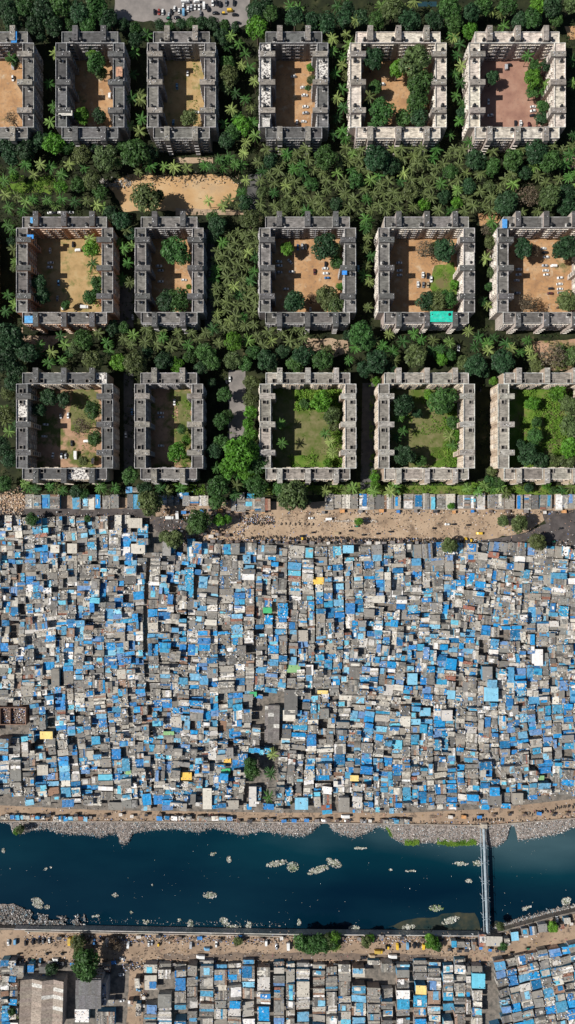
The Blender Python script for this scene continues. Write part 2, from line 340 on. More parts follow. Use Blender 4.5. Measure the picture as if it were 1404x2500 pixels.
ROOFS = dict(grey=(0.155,0.145,0.132), dark=(0.11,0.108,0.105), brown=(0.27,0.245,0.21), pale=(0.36,0.335,0.295), cream=(0.62,0.55,0.46), pink=(0.27,0.20,0.175))
def block(xl, ytop, n, wall, roofc, towerc, label, style='tank', mosaic=0.0, ground=None):
    wpx = n*68.5 + 30
    cx, cy, _ = P(xl + wpx/2, ytop + 27 + 102.5, H)
    W2 = (n*BAY + 2*INS)/2; S2 = SL/2
    root = empty('apartment_block', (cx, cy, 0)); tag(root, label, 'apartment building', 'courtyard apartment blocks')
    wc, lc = WALLS[wall]; rc = ROOFS[roofc]; tcx = ROOFS[towerc]; pc = tuple(min(0.62, v*1.6+0.24) for v in rc)
    if roofc == 'cream': pc = (0.72,0.68,0.62)
    WIN = window_mesh(lc); BAL = balcony_mesh(jcol(lc,.1), wc)
    rest = MB()
    off = [(-n/2 + k + 0.5)*BAY for k in range(n)]
    offs = [(-1 + k)*BAY + 0.9 for k in range(3)]
    wings = [  # x0,y0,x1,y1, notch side, tower centres, tower direction
        (-W2, -S2, -W2+DEP, S2, 'w', offs, 'e'), (W2-DEP, -S2, W2, S2, 'e', offs, 'w'),
        (-W2+INS, S2+0.03, W2-INS, S2+DEP, 's', off, 'n'), (-W2+INS, -S2-DEP, W2-INS, -S2-0.03, 'n', off, 's')]
    # the south wing's notches face the court too; its towers stand proud to the south
    nwin = [50, 50]
    for wi, (x0, y0, x1, y1, ns, ts, td) in enumerate(wings):
        poly = notched(x0, y0, x1, y1, ns, ts)
        wm_ = MB(); wm_.prism(poly, 0, H-0.3, jcol(wc, .08), top=False)
        horiz = td in 'ns'; a0, a1 = (x0, x1) if horiz else (y0, y1)
        # pilasters and floor bands on each long face
        k = a0 + 0.15
        while k < a1 - 0.3:
            for fx in (0, 1):
                if min(abs(k - t) for t in ts) < 2.4: continue
                if horiz:
                    yy = y0 if fx == 0 else y1
                    wm_.box(k, yy-0.3 if fx == 0 else yy, 0, k+0.22, yy if fx == 0 else yy+0.3, H-0.6, lc)
                else:
                    xx = x0 if fx == 0 else x1
                    wm_.box(xx-0.3 if fx == 0 else xx, k, 0, xx if fx == 0 else xx+0.3, k+0.22, H-0.6, lc)
            k += 3.143
        w = wm_.obj('wing', ['wall'], root)
        rf = MB(); rf.prism(poly, H-0.3, H, tuple(v*0.9 for v in lc), top=False)
        # roof laid in bays of slightly different tone
        cuts = sorted([a0] + [t for t in ts] + [a1])
        if horiz: ya, yb = (y0+1.6, y1) if ns == 's' else (y0, y1-1.6)
        else: xa, xb = (x0+1.6, x1) if ns == 'w' else (x0, x1-1.6)
        rf2 = []
        rf.face([(px_, py_, H) for px_, py_ in poly], jcol(rc, .1))
        for ca, cb in zip(cuts, cuts[1:]):
            c = jcol(rc, .38 if roofc != 'cream' else .1); mm = 1 if R(0,1) < mosaic else 0; ca2 = ca+1.9; cb2 = cb-1.9
            if horiz: rf.box(ca2 if ca > a0 else ca+0.3, y0+0.3, H, cb2 if cb < a1 else cb-0.3, y1-0.3, H+0.03, c, mm)
            else: rf.box(x0+0.3, ca2 if ca > a0 else ca+0.3, H, x1-0.3, cb2 if cb < a1 else cb-0.3, H+0.03, c, mm)
        rf.obj('roof', ['roof','mosaic'], w)
        pp = MB(); e = 0.26
        pp.box(x0-.05, y0-.05, H, x0+e, y1+.05, H+0.85, jcol(pc,.06)); pp.box(x1-e, y0-.05, H, x1+.05, y1+.05, H+0.85, jcol(pc,.06))
        pp.box(x0+e, y0-.05, H, x1-e, y0+e, H+0.84, jcol(pc,.06)); pp.box(x0+e, y1-e, H, x1-e, y1+.05, H+0.84, jcol(pc,.06))
        for t in ts:      # low dividing walls beside the towers
            for sgn in (-1, 1):
                q = t + sgn*2.15
                if horiz: pp.box(q-.12, y0+e, H, q+.12, y1-e, H+0.6, pc)
                else: pp.box(x0+e, q-.12, H, x1-e, q+.12, H+0.6, pc)
        pp.obj('parapet', ['roof'], w)
        # stair towers
        for t in ts:
            tb = MB(); tc = jcol(tcx, .12); pr = 3.1
            q = {'n': (t-1.8, y0+0.4, t+1.8, y1+pr), 's': (t-1.8, y0-pr+.4, t+1.8, y1-0.4), 'e': (x0+0.4, t-1.8, x1+pr, t+1.8), 'w': (x0-pr, t-1.8, x1-0.4, t+1.8)}[td]
            tb.box(q[0]+.12, q[1]+.12, 0, q[2]-.12, q[3]-.12, H+2.2, jcol(wc,.1), 1)
            tb.box(q[0], q[1], H+2.2, q[2], q[3], H+2.45, tc, 0)
            for _ in range(random.choice((2,4,7,8))):
                px_, py_ = R(q[0]+.4,q[2]-.4), R(q[1]+.4,q[3]-.4); s_ = R(.25,.5)
                tb.rbox(px_, py_, H+2.45, s_, s_, R(.2,.6), R(0,3), random.choice(((.75,.75,.75),(.05,.05,.05),(.4,.4,.45),(.8,.8,.78))), 0)
            for zf in (3.2, 6.2, 9.2, 12.2):     # stair openings on the outer end
                if td == 's': tb.box(t-1.0, q[1]+.05, zf, t+1.0, q[1]+.12, zf+1.3, (.03,.03,.035), 1); tb.box(t-1.5, q[1]-.45, zf-.45, t+1.5, q[1]+.12, zf-.3, lc, 1)
                if td == 'n': tb.box(t-1.0, q[3]-.12, zf, t+1.0, q[3]-.05, zf+1.3, (.03,.03,.035), 1)
                if td == 'e': tb.box(q[2]-.12, t-1.0, zf, q[2]-.05, t+1.0, zf+1.3, (.03,.03,.035), 1); tb.box(q[2]-.12, t-1.5, zf-.45, q[2]+.35, t+1.5, zf-.3, lc, 1)
                if td == 'w': tb.box(q[0]+.05, t-1.0, zf, q[0]+.12, t+1.0, zf+1.3, (.03,.03,.035), 1); tb.box(q[0]-.35, t-1.5, zf-.45, q[0]+.12, t+1.5, zf-.3, lc, 1)
            tb.obj('stair_tower', ['roof','wall'], root)
            for sgn in (-1, 1):
                k = t + sgn*3.7
                if horiz: pos = (k, (y0+1.9) if td == 'n' else (y1-1.9))
                else: pos = ((x0+x1)/2 + (0.9 if td == 'w' else -0.3), k)
                if R(0,1) < (0.94 if style == 'tank' else 0.9):
                    child('water_tank' if style == 'tank' else 'roof_opening', TANK if style == 'tank' else HATCH, root, (pos[0], pos[1], H+0.03), random.choice((0, math.pi/2, math.pi)), (R(.85,1.15),)*3)
        # windows and balconies on both long faces
        for face_ in (0, 1):
            if horiz: base, ang = ((y0, 0) if face_ == 0 else (y1, math.pi))
            else: base, ang = ((x0, -math.pi/2) if face_ == 0 else (x1, math.pi/2))
            main = horiz and face_ == 0
            mi = 0 if wi == 2 else 1
            k = a0 + 1.15; col_ = 0
            while k < a1 - 0.8:
                if min(abs(k - t) for t in ts) > 2.3:
                    for fl in range(4, -1, -1):
                        z = 1.1 + fl*2.85
                        lx, ly = (k, base) if horiz else (base, k)
                        isbal = col_ % 4 == 1 and fl > 0
                        if main and isbal:
                            child('balcony', BAL, root, (lx, ly, z-0.6), ang)
                        if main and nwin[mi] > 0 and fl >= 2:
                            child('window', WIN, root, (lx, ly, z), ang); nwin[mi] -= 1
                        else:
                            c, s = math.cos(ang), math.sin(ang)
                            def T(bx):
                                x_0,y_0,z_0,x_1,y_1,z_1 = bx
                                cs = [(lx+x*c-y*s, ly+x*s+y*c) for x, y in ((x_0,y_0),(x_1,y_0),(x_1,y_1),(x_0,y_1))]
                                return cs, z+z_0, z+z_1
                            for bx, cc, mm in (((-.75,-.06,0,.75,0,1.35),(1,1,1),1), ((-.9,-.5,1.4,.9,0,1.5),lc,0)):
                                cs, za, zb = T(bx); rest.prism(cs, za, zb, cc, mm)
                            if isbal and not main:
                                cs, za, zb = T((-1.4,-1.0,-.6,1.4,0,.3)); rest.prism(cs, za, zb, jcol(lc,.3), 0)
                k += 1.57; col_ += 1
    o = rest.obj('window', ['wall','glass'], root); o['kind'] = 'stuff'
    # court floor
    if ground:
        x0_, y0_ = xl + 27, ytop + 24; k_ = 1.0
        g0 = (cx - W2 + DEP, cy + S2); b_ = MB()
        z_ = T2
        b_.face([(cx-W2+DEP-.5, cy-S2-.5, z_), (cx+W2-DEP+.5, cy-S2-.5, z_), (cx+W2-DEP+.5, cy+S2+.5, z_), (cx-W2+DEP-.5, cy+S2+.5, z_)])
        b_.obj('courtyard_ground', [ground])['kind'] = 'structure'
    # apron round the outside
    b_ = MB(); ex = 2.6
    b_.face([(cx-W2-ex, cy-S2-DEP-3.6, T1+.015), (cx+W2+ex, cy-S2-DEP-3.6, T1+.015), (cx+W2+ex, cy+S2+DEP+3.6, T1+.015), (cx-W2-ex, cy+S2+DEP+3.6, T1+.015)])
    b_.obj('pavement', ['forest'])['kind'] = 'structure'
    return root
rn = ['top', 'middle', 'bottom']
BL = {}
def bl(key, *a, **k): BL[key] = block(*a, **k)
bl('B1', -152, 80, 3, 'lilac', 'grey', 'brown', 'grey apartment block cut by the left edge, highest row, blue cover on a stair tower', ground='orange')
bl('B2', 137, 80, 2, 'lilac', 'dark', 'dark', 'narrow dark-roofed apartment block with a terracotta roof shelter and four courtyard trees, highest row', ground='orange')
bl('B3', 360, 80, 2, 'lilac', 'grey', 'brown', 'narrow grey-roofed apartment block directly below the car park, highest row', ground='straw')
bl('B4', 634, 80, 2, 'lilac', 'dark', 'brown', 'narrow apartment block with broken white mosaic roof patches, beside the bright green tree', ground='orange', mosaic=0.4)
bl('B5', 854, 80, 3, 'cream', 'cream', 'brown', 'apartment block with bright cream roofs and a courtyard packed with trees, highest row', ground='orange')
bl('B6', 1144, 80, 3, 'cream', 'cream', 'brown', 'cream-roofed apartment block around bare reddish-brown courtyard, upper right', ground='red')
bl('B0', -262, 531, 3, 'tan', 'grey', 'grey', 'apartment block almost wholly beyond the left edge, only its reddish side wall showing', ground='orange')
bl('B7', 41, 531, 3, 'orange', 'grey', 'dark', 'apartment block with orange facade above a dry straw-coloured courtyard, left of the second row', ground='straw')
bl('B8', 330, 531, 2, 'lilac', 'grey', 'dark', 'narrow grey apartment block with two big round courtyard trees, second row', ground='orange')
bl('B9', 633, 531, 3, 'lilac', 'grey', 'dark', 'grey apartment block with orange soil court, maroon car and blue tarp on its east wing', ground='orange')
bl('B10', 923, 531, 3, 'cream', 'grey', 'dark', 'grey apartment block with a turquoise shade net over its south wing roof', ground='orange')
bl('B11', 1213, 531, 3, 'cream', 'grey', 'dark', 'grey apartment block cut by right edge, courtyard full of parked white cars', ground='orange')
bl('B12', 41, 911, 3, 'tan', 'dark', 'dark', 'run-down dark apartment block with patchy soil court, lowest row at the left edge', 'hatch', mosaic=0.25, ground='mixed')
bl('B13', 329, 911, 2, 'lilac', 'grey', 'brown', 'narrow apartment block with one bright green courtyard tree, lowest row', 'hatch', ground='mixed')
bl('B14', 634, 911, 3, 'tan', 'brown', 'pale', 'brown-roofed apartment block around a weedy overgrown court, left of the dark narrow street', 'hatch', ground='weeds')
bl('B15', 923, 911, 3, 'tan', 'brown', 'pale', 'brown-roofed apartment block with dark tree clump on the west half of its court', 'hatch', ground='weeds')
bl('B16', 1215, 911, 3, 'tan', 'brown', 'pale', 'brown-roofed apartment block cut by right edge, bright green overgrown court, lowest row', 'hatch', ground='grass')
def on_roof(key, x, y, wpx, hpx, z, c, name, th=0.12, mat='tarp', label=None):
    r_ = BL[key]; X, Y, _ = P(x, y, z); w = wpx/PXM*(HC-z)/HC; h = hpx/PXM*(HC-z)/HC
    b = MB(); nx, ny = 8, 5; zz = [[R(0,.12) for _ in range(ny+1)] for _ in range(nx+1)]
    for i in range(nx):
        for j in range(ny):
            b.face([(-w/2+w*(i+a)/nx, -h/2+h*(j+bb)/ny, 1.9+th+zz[i+a][j+bb]) for a, bb in ((0,0),(1,0),(1,1),(0,1))], jcol(c, .06))
    for sx_ in (-1, 1):
        for sy_ in (-1, 1): b.box(sx_*(w/2-.2)-.05, sy_*(h/2-.2)-.05, 0, sx_*(w/2-.2)+.05, sy_*(h/2-.2)+.05, 1.95, (.3,.3,.3), 1)
    o = b.obj(name, [mat,'shwall'], r_); o.location = (X - r_.location.x, Y - r_.location.y, H+.05)
    if label: o['label'] = label
on_roof('B10', 1078, 773, 56, 26, 17, (0.02,0.50,0.36), 'shade_net', label='turquoise shade net')
on_roof('B1', 31, 85, 14, 28, 19, (0.03,0.22,0.55), 'roof_shelter', label='blue tarpaulin cover')
on_roof('B7', 74, 578, 16, 10, 17, (0.03,0.25,0.65), 'roof_shelter', label='blue tarpaulin cover')
on_roof('B7', 78, 538, 8, 14, 17, (0.1,0.35,0.65), 'roof_shelter', label='blue tarpaulin cover')
on_roof('B7', 70, 780, 20, 18, 17, (0.1,0.35,0.65), 'roof_shelter', label='blue tarpaulin cover')
on_roof('B11', 1232, 546, 12, 22, 17, (0.08,0.30,0.65), 'roof_shelter', label='blue tarpaulin cover')
on_roof('B2', 291, 175, 16, 24, 17, (0.55,0.30,0.19), 'roof_shelter', label='terracotta shelter roof', mat='shroof')
on_roof('B2', 157, 271, 34, 13, 19, (0.65,0.62,0.55), 'roof_shelter', mat='shroof', label='pale shelter roof')
on_roof('B10', 1147, 633, 22, 36, 17, (0.62,0.58,0.52), 'roof_shelter', mat='shroof', label='pale sheet shelter')
on_roof('B4', 650, 300, 18, 22, 16.5, (0.6,0.57,0.52), 'roof_shelter', mat='shroof')
on_roof('B9', 838, 675, 12, 18, 8, (0.04,0.25,0.7), 'window_awning', label='blue tarpaulin awning')
# court patches of another ground
sheet('grass_patch', [(1062,650),(1110,640),(1120,735),(1060,730),(1050,700)], 'grass', T3, 3)
sheet('grass_patch', [(450,150),(480,148),(484,285),(462,285)], 'straw', T3, 2)
sheet('grass_patch', [(176,955),(238,955),(240,1010),(215,1060),(175,1050),(170,1000)], 'weeds', T3, 3)
sheet('grass_patch', [(424,955),(466,955),(466,1030),(440,1035),(428,975)], 'weeds', T3, 3)
sheet('grass_patch', [(1290,960),(1420,950),(1420,1000),(1310,1010)], 'grass', T3, 4)
sheet('grass_patch', [(1320,1000),(1370,990),(1380,1090),(1330,1110)], 'weeds', T4, 4)
sheet('grass_patch', [(712,955),(840,955),(840,1010),(740,1000),(720,980)], 'grass', T3, 4)
sheet('grass_patch', [(712,1115),(840,1110),(840,1142),(712,1142)], 'grass', T3, 4)
sheet('grass_patch', [(1090,955),(1125,955),(1125,1142),(1040,1142),(1100,1100)], 'grass', T3, 4)
# ---------------------------------------------------------------- trees and palms (unit crowns, scaled per tree)
def rdir():
    z = R(-1, 1); a = R(0, 2*math.pi); s = math.sqrt(1-z*z); return Vector((s*math.cos(a), s*math.sin(a), z))
def leafquad(V, F, p, nrm, size):
    u = nrm.cross(rdir())
    if u.length < 1e-3: u = Vector((1,0,0))
    u.normalize(); w = nrm.cross(u); a = size*R(.6,1.2); c = size*R(.35,.75); i = len(V)
    V.extend((p-u*a-w*c*.4, p+w*c-u*a*.1, p+u*a+w*c*.2, p-w*c)); F.append((i,i+1,i+2,i+3))
def raw_mesh(name, V, F, mat):
    me = D.meshes.new(name); me.from_pydata([tuple(v) for v in V], [], F); me.materials.append(M[mat]); me.update(); return me
def crown_mesh(nclump, per, leaf, flat=0.75, spread=0.72, sparse=0.0):
    """crown of unit radius centred on 0: lobes of leaf faces round many boughs, some open gaps"""
    V, F = [], []
    lob = []
    for k in range(nclump):
        for _ in range(30):
            d = rdir(); rr = R(.25, 1)**.5*spread
            p = Vector((d.x*rr*R(.85,1.1), d.y*rr*R(.85,1.1), d.z*rr*flat*.8))
            if all((p-q).length > .24 for q, _r in lob): break
        lob.append((p, R(.2,.38)))
    for p, r in lob:
        for _ in range(int(per*(r/.3)**2)):
            d = rdir()
            if R(0,1) < sparse: continue
            if d.z < -.3: d.z *= -.5; d.normalize()
            q = p + Vector((d.x, d.y, d.z*.85))*r*R(.72, 1.08)
            n = (d + rdir()*.75 + Vector((0,0,.25))).normalized()
            leafquad(V, F, q, n, leaf)
    return raw_mesh('crown', V, F, 'leaf')
def trunk_mesh(h, limbs=5):
    """trunk from the ground up to the crown centre (unit: crown radius 1, height h)"""
    b = MB(); b.tube([(0,0,0),(.02,0,h*.45),(0,.03,h*.75)], [.085,.065,.05], 7)
    for k in range(limbs):
        a = k*2*math.pi/limbs + R(-.3,.3); r = R(.35,.6)
        b.tube([(0,0,h*R(.5,.7)), (r*.5*math.cos(a), r*.5*math.sin(a), h*.85), (r*math.cos(a), r*math.sin(a), h*1.03)], [.04,.028,.012], 5)
    return b.mesh('trunk', ['bark'])
CR = [crown_mesh(24, 95, .10), crown_mesh(28, 85, .09), crown_mesh(22, 105, .10, .8, .66), crown_mesh(27, 90, .095, .65, .76), crown_mesh(32, 75, .085, .7, .78),
      crown_mesh(24, 95, .095, .8, .7), crown_mesh(26, 34, .07, .7, .8, .2)]
TK = [trunk_mesh(1.35), trunk_mesh(1.35, 6)]
def palm_mesh(nf, seed):
    random.seed(seed); V, F = [], []
    for k in range(nf):
        a = k*2.39996 + R(-.15,.15); lift = R(-.25, .75) if k > 4 else R(.8,1.1); L_ = R(.85, 1.1)
        ca, sa = math.cos(a), math.sin(a); pts = []
        n = 9; drop = R(.35,.75); tw = R(-.22,.22)
        for i in range(n+1):
            t = i/n; r = L_*t*(1 - .12*t); z = lift*.45*t - drop*.62*t*t
            aa = a + tw*t*t; pts.append(Vector((r*math.cos(aa), r*math.sin(aa), z)))
        for i in range(1, n+1):
            d = (pts[i]-pts[i-1]).normalized(); sd = Vector((-d.y, d.x, 0)).normalized()
            t = i/n; ll = .21*math.sin(math.pi*min(1, .12+t*.8))**.9 + .03; j = len(V)
            # rachis
            wv = sd*.028*(1.2-t); V.extend((pts[i-1]-wv, pts[i]-wv, pts[i]+wv, pts[i-1]+wv)); F.append((j,j+1,j+2,j+3))
            for s in (-1, 1):
                for q in (0.15, 0.65):
                    b0 = pts[i-1].lerp(pts[i], q); j = len(V)
                    tip = b0 + (sd*s*.6 + d*.8).normalized()*ll*R(.8,1.1) + Vector((0,0,-ll*R(.18,.55)))
                    V.extend((b0-d*.03, b0+d*.04, tip)); F.append((j,j+1,j+2) if s < 0 else (j,j+2,j+1))
    return raw_mesh('crown', V, F, 'frond')
PM = [palm_mesh(n, 50+i) for i, n in enumerate((13,15,12,16,14,13,15,14))]
random.seed(5)
def palm_trunk(h, lean):
    b = MB(); b.tube([(lean,lean*.3,0),(lean*.6,lean*.1,h*.4),(0,0,h)], [.26,.19,.15], 6, (1,1,1))
    return b.mesh('trunk', ['bark'])
PT = [palm_trunk(h, l) for h, l in ((8,.4),(10,-.6),(12,.9),(9,-.3))]; PTH = [8,10,12,9]
TINT = {0: (0.030,0.072,0.028), 1: (0.050,0.118,0.028), 2: (0.098,0.135,0.045), 3: (0.09,0.22,0.022), 4: (0.15,0.115,0.075)}
TDESC = {0: 'dark green', 1: 'mid green', 2: 'olive green', 3: 'bright green', 4: 'bare brownish'}
def tree(x, y, r, c, sq=1.0):
    """x, y = photo pixel of the crown's middle, r = crown radius in photo pixels"""
    rm = r/PXM*.97; hc = rm*1.35 + 1.5 if y < 2000 or r > 28 else rm*.75 + .8
    X, Y, _ = P(x, y, hc)
    t = empty('broadleaf_tree', (X, Y, 0))
    tc = TINT[c]; k = 1+R(-.18,.18); col = (tc[0]*k*(1+R(-.12,.12)), tc[1]*k, tc[2]*k, 1)
    me = CR[6] if c == 4 else CR[random.randrange(6)]
    child('trunk', TK[random.randrange(2)], t, (0,0,0), R(0,6), (rm, rm, hc/1.35))
    child('crown', me, t, (0,0,hc), R(0,6.3), (rm*R(.95,1.1), rm*sq*R(.92,1.08), rm*R(.8,.95)), col)
    t['px'] = (x, y); t['ds'] = TDESC[c]; return t
PTI = [(0.095,0.215,0.042),(0.17,0.29,0.065),(0.06,0.165,0.03),(0.27,0.35,0.10),(0.04,0.11,0.025),(0.075,0.19,0.035),(0.13,0.17,0.05)]
def palm(x, y, r=15, make=True):
    k = random.randrange(4); h = PTH[k]
    X, Y, _ = P(x, y, h); rm = r/PXM*R(1.0,1.28)
    c = random.choice(PTI); f = 1+R(-.3,.2); c = tuple(v*f for v in c) + (1,)
    m = random.randrange(8); rz = R(0, 6.3)
    if not make: return (X, Y, h, rm, c, m, rz, k)
    t = empty('coconut_palm', (X, Y, 0))
    child('trunk', PT[k], t, (0,0,0), rz)
    child('crown', PM[m], t, (0,0,h), rz, (rm,)*3, c)
    t['px'] = (x, y); return t
def label_rows(items, fmt, group, cat, band=34, left='from the left'):
    """fmt(item, ordinal_in_row, ordinal_row, n_in_row, n_rows) -> label"""
    items = sorted(items, key=lambda o: o['px'][1]); rows = []
    for o in items:
        if rows and o['px'][1] - rows[-1][0]['px'][1] < band: rows[-1].append(o)
        else: rows.append([o])
    for ri, rw in enumerate(rows):
        rw.sort(key=lambda o: o['px'][0])
        for i, o in enumerate(rw):
            tag(o, fmt(o, i+1, ri+1, len(rw), len(rows)), cat, group)
def clean(items):
    for o in items:
        for k in ('px','ds'):
            if k in o: del o[k]
def tree_labels(items, place, group):
    if not items: return
    by = {}
    for o in items: by.setdefault(o['ds'], []).append(o)
    for ds, l in by.items():
        if len(l) == 1: tag(l[0], f'only {ds} tree {place}', 'tree', group); continue
        def f(o, i, r, n, nr, ds=ds):
            s = f'{ds} tree {place}'
            if nr > 1: return s + (f', row {r}, {ordn(i)} from left' if n > 1 else f', row {r}')
            return s + f', {ordn(i)} from left'
        label_rows(l, f, group, 'tree')
    clean(items)
def palm_labels(items, place, group):
    def f(o, i, r, n, nr):
        s = f'coconut palm {place}'
        if nr > 1: return s + (f', row {r}, {ordn(i)} from left' if n > 1 else f', row {r}')
        return s + f', {ordn(i)} from left' if n > 1 else 'lone ' + s
    label_rows(items, f, group, 'palm tree', 26); clean(items)
TG, PG = 'broadleaf trees around the apartment blocks', 'coconut palms between the apartment blocks'
placed = []
def inpoly(x, y, q):
    s = False; j = len(q)-1
    for i in range(len(q)):
        if (q[i][1] > y) != (q[j][1] > y) and x < (q[j][0]-q[i][0])*(y-q[i][1])/(q[j][1]-q[i][1]) + q[i][0]: s = not s
        j = i
    return s
def fill(q, d, tries=4000, avoid=None):
    xs = [a for a, b in q]; ys = [b for a, b in q]; out = []
    for _ in range(tries):
        x, y = R(min(xs), max(xs)), R(min(ys), max(ys))
        if inpoly(x, y, q) and all((x-a)**2+(y-b)**2 > ((d+e)/2*.95)**2 for a, b, e in placed[-900:]):
            placed.append((x, y, d)); out.append((x, y))
    return out
def rect(a, b, c, d): return [(a,b),(c,b),(c,d),(a,d)]
groves = []
def T_(lst, place):
    l = []
    for a in lst:
        placed.append((a[0], a[1], a[2]*1.7)); l.append(tree(*a))
    tree_labels(l, place, TG)
def Pm(lst, place):
    for a in lst: placed.append((a[0], a[1], 24))
    palm_labels([palm(a[0]+R(-2,2), a[1]+R(-2,2)) for a in lst], place, PG)
T_([(200,282,23,3),(243,283,20,0),(235,152,28,1),(228,128,18,3),(247,178,17,2)], 'in the court with the terracotta roof shelter')
T_([(463,288,24,2)], 'in the court below the car park')
T_([(757,165,12,3),(760,195,13,2),(752,215,9,1)], 'along the east wing in the mosaic-roof court')
T_([(910,142,30,0),(1015,150,42,2),(972,168,26,3),(1025,205,36,1),(1018,250,32,1),(1022,285,28,0),(932,273,36,1),(985,290,24,1),(917,213,19,1),(895,262,16,0)], 'in the tree-packed cream court')
Pm([(903,236),(912,301)], 'in the tree-packed cream court')
T_([(1203,188,19,0),(1305,165,20,1),(1302,192,26,3),(1300,225,18,1),(1325,262,18,1),(1322,290,20,0),(1335,160,18,0)], 'in the reddish-brown court')
Pm([(1322,222),(1328,205),(1290,135)], 'in the reddish-brown court')
T_([(30,290,20,4),(38,150,14,0)], 'in the court at the top left edge')
Pm([(28,143)], 'in the court at the top left edge')
T_([(225,606,24,3),(238,690,20,1),(220,726,20,1),(236,715,16,0),(95,690,22,0),(105,722,22,0),(160,745,13,1)], 'in the dry straw-coloured court')
Pm([(219,583),(228,645)], 'in the dry straw-coloured court')
T_([(427,613,37,1),(410,735,30,0),(438,732,32,1),(461,700,8,3)], 'in the narrow grey court of the second row')
T_([(793,603,34,0),(815,610,24,2),(822,642,20,1),(720,735,33,0),(798,725,30,2),(815,742,28,2),(702,608,20,3),(832,700,12,3),(760,730,18,4)], 'in the court with the maroon car')
T_([(1082,610,32,0),(1065,605,20,2),(1038,608,26,4),(1042,735,28,0),(1070,735,28,2),(1092,730,26,1),(1110,696,15,3)], 'in the court above the turquoise net')
T_([(1278,608,28,0),(1300,615,18,4),(1380,605,36,0),(1290,740,26,4),(1382,735,32,2),(1350,560,14,4)], 'in the court full of white cars')
T_([(118,970,24,0),(95,1000,20,0),(155,975,20,0),(227,1002,24,1),(231,1072,22,1),(198,1040,26,4),(205,1125,14,2)], 'in the patchy court at the bottom left')
T_([(433,1104,28,3),(444,1048,13,1),(455,1075,14,3)], 'in the narrow court of the lowest row')
T_([(785,980,30,3),(812,1012,24,2),(815,1040,16,2),(745,985,16,1),(800,1130,14,3)], 'in the weedy court left of the dark street')
Pm([(690,1082),(806,1080),(812,1105),(795,1058),(685,1035)], 'in the weedy court left of the dark street')
T_([(985,988,28,0),(985,1112,30,0),(1080,980,36,1),(1048,965,16,3),(1105,1030,20,1),(1112,1065,16,3),(1020,1010,14,0),(1030,1125,16,1)], 'in the court beside the lone dark street')
Pm([(975,1020),(985,1052),(968,1070),(1100,1062),(1105,1085)], 'in the court beside the lone dark street')
T_([(1290,1110,28,0),(1320,1125,24,0),(1305,1065,22,1),(1310,1030,16,1),(1390,990,26,2),(1395,1040,30,2),(1395,1090,30,3),(1385,1125,24,2),(1360,960,24,3),(1270,1085,16,0),(1300,985,20,3),(1350,1125,20,2),(1340,1150-20,16,3)], 'in the overgrown court at the right edge')
# belts
T_([(628,70,32,3),(628,28,26,0),(660,35,24,1),(650,10,20,0)], 'right of the car park')
T_([(1148,74,22,3),(1110,55,26,1),(1095,20,30,1),(1150,30,26,0),(1060,50,26,0),(1180,10,26,1),(1240,15,24,1),(1300,45,26,1),(1310,15,24,3),(1350,20,26,0),(1395,10,24,2),(1360,50,18,1),(1270,50,22,0)], 'above the cream blocks')
T_([(x, y, r, c) for x, y, r, c in ((15,20,28,0),(60,15,28,1),(105,25,30,0),(150,15,30,1),(195,30,30,0),(235,15,30,1),(265,45,26,0),(30,55,26,0),(130,62,26,0),(215,62,24,1),(85,60,26,0),(175,60,20,1),(300,60,16,0),(330,68,18,1),(352,88,14,0))], 'in the dark wood at the top left')
T_([(390,60,14,0),(415,62,14,1),(445,58,15,0),(470,56,16,1),(495,55,18,0),(520,58,18,0),(548,62,16,1),(575,68,14,0),(540,90,22,0)], 'in the hedge row below the car park')
T_([(720,42,28,0),(760,50,24,0),(800,55,26,0),(840,48,24,0),(880,45,24,0),(920,50,24,1),(960,20,30,2),(1000,50,28,0),(850,20,20,0)], 'above the mosaic-roof block')
Pm([(710,15),(730,20),(825,15),(850,12),(930,15),(990,20),(1200,25),(1225,30),(845,85),(855,110),(815,125),(870,50),(790,60),(1230,65),(1010,5)], 'in the belt above the highest blocks')
Pm([(565,88),(583,105),(600,130),(590,158),(612,165),(555,115),(620,195),(575,225),(600,240),(568,268),(580,285),(610,262),(618,300),(622,330),(600,345),(555,330),(545,300)], 'right of the narrow grey-roofed block')
T_([(558,155,22,1),(560,185,26,2),(552,210,20,2),(592,305,26,3),(570,325,24,1),(552,345,24,0)], 'right of the narrow grey-roofed block')
Pm([(121,203),(128,262),(122,300),(132,128),(118,330)], 'between the first two blocks')
Pm([(330,128),(326,182),(322,238),(345,245),(342,232),(318,305),(340,320),(345,290),(360,85)], 'between second and third blocks')
T_([(330,98,20,0),(100,90,16,0)], 'beside the second block')
Pm([(835,160),(820,180),(838,215),(825,240),(838,262),(822,290),(835,318),(845,335),(815,330),(812,95),(838,140)], 'between the mosaic and cream blocks')
Pm([(1105,85),(1122,108),(1115,135),(1128,160),(1112,180),(1125,205),(1115,232),(1108,90),(1130,250),(1120,295),(1100,330),(1145,345)], 'between the two cream blocks')
T_([(1128,275,16,0),(845,185,14,2)], 'between the highest blocks')
Pm([(1398,330),(1395,150),(1400,200)], 'at the right edge beside the reddish court')
T_([(25,352,26,0),(65,365,28,0),(95,345,24,0),(132,352,30,3),(165,358,22,1),(200,378,26,2),(258,388,34,2),(330,372,38,1),(365,375,24,0),(25,385,24,0),(175,345,20,0),(298,360,20,1),(235,350,18,0),(60,340,20,0)], 'below the first two blocks')
Pm([(62,402),(100,402),(125,408),(168,402),(30,415),(368,405),(400,408),(425,408),(290,395),(80,425),(150,425),(10,440),(205,412),(455,408),(340,420)], 'above the sandy playground')
Pm([(12,475),(40,480),(62,492),(82,485),(115,488),(135,500),(152,484),(182,492),(213,490),(235,500),(252,505),(55,515),(20,505)], 'left of the sandy playground')
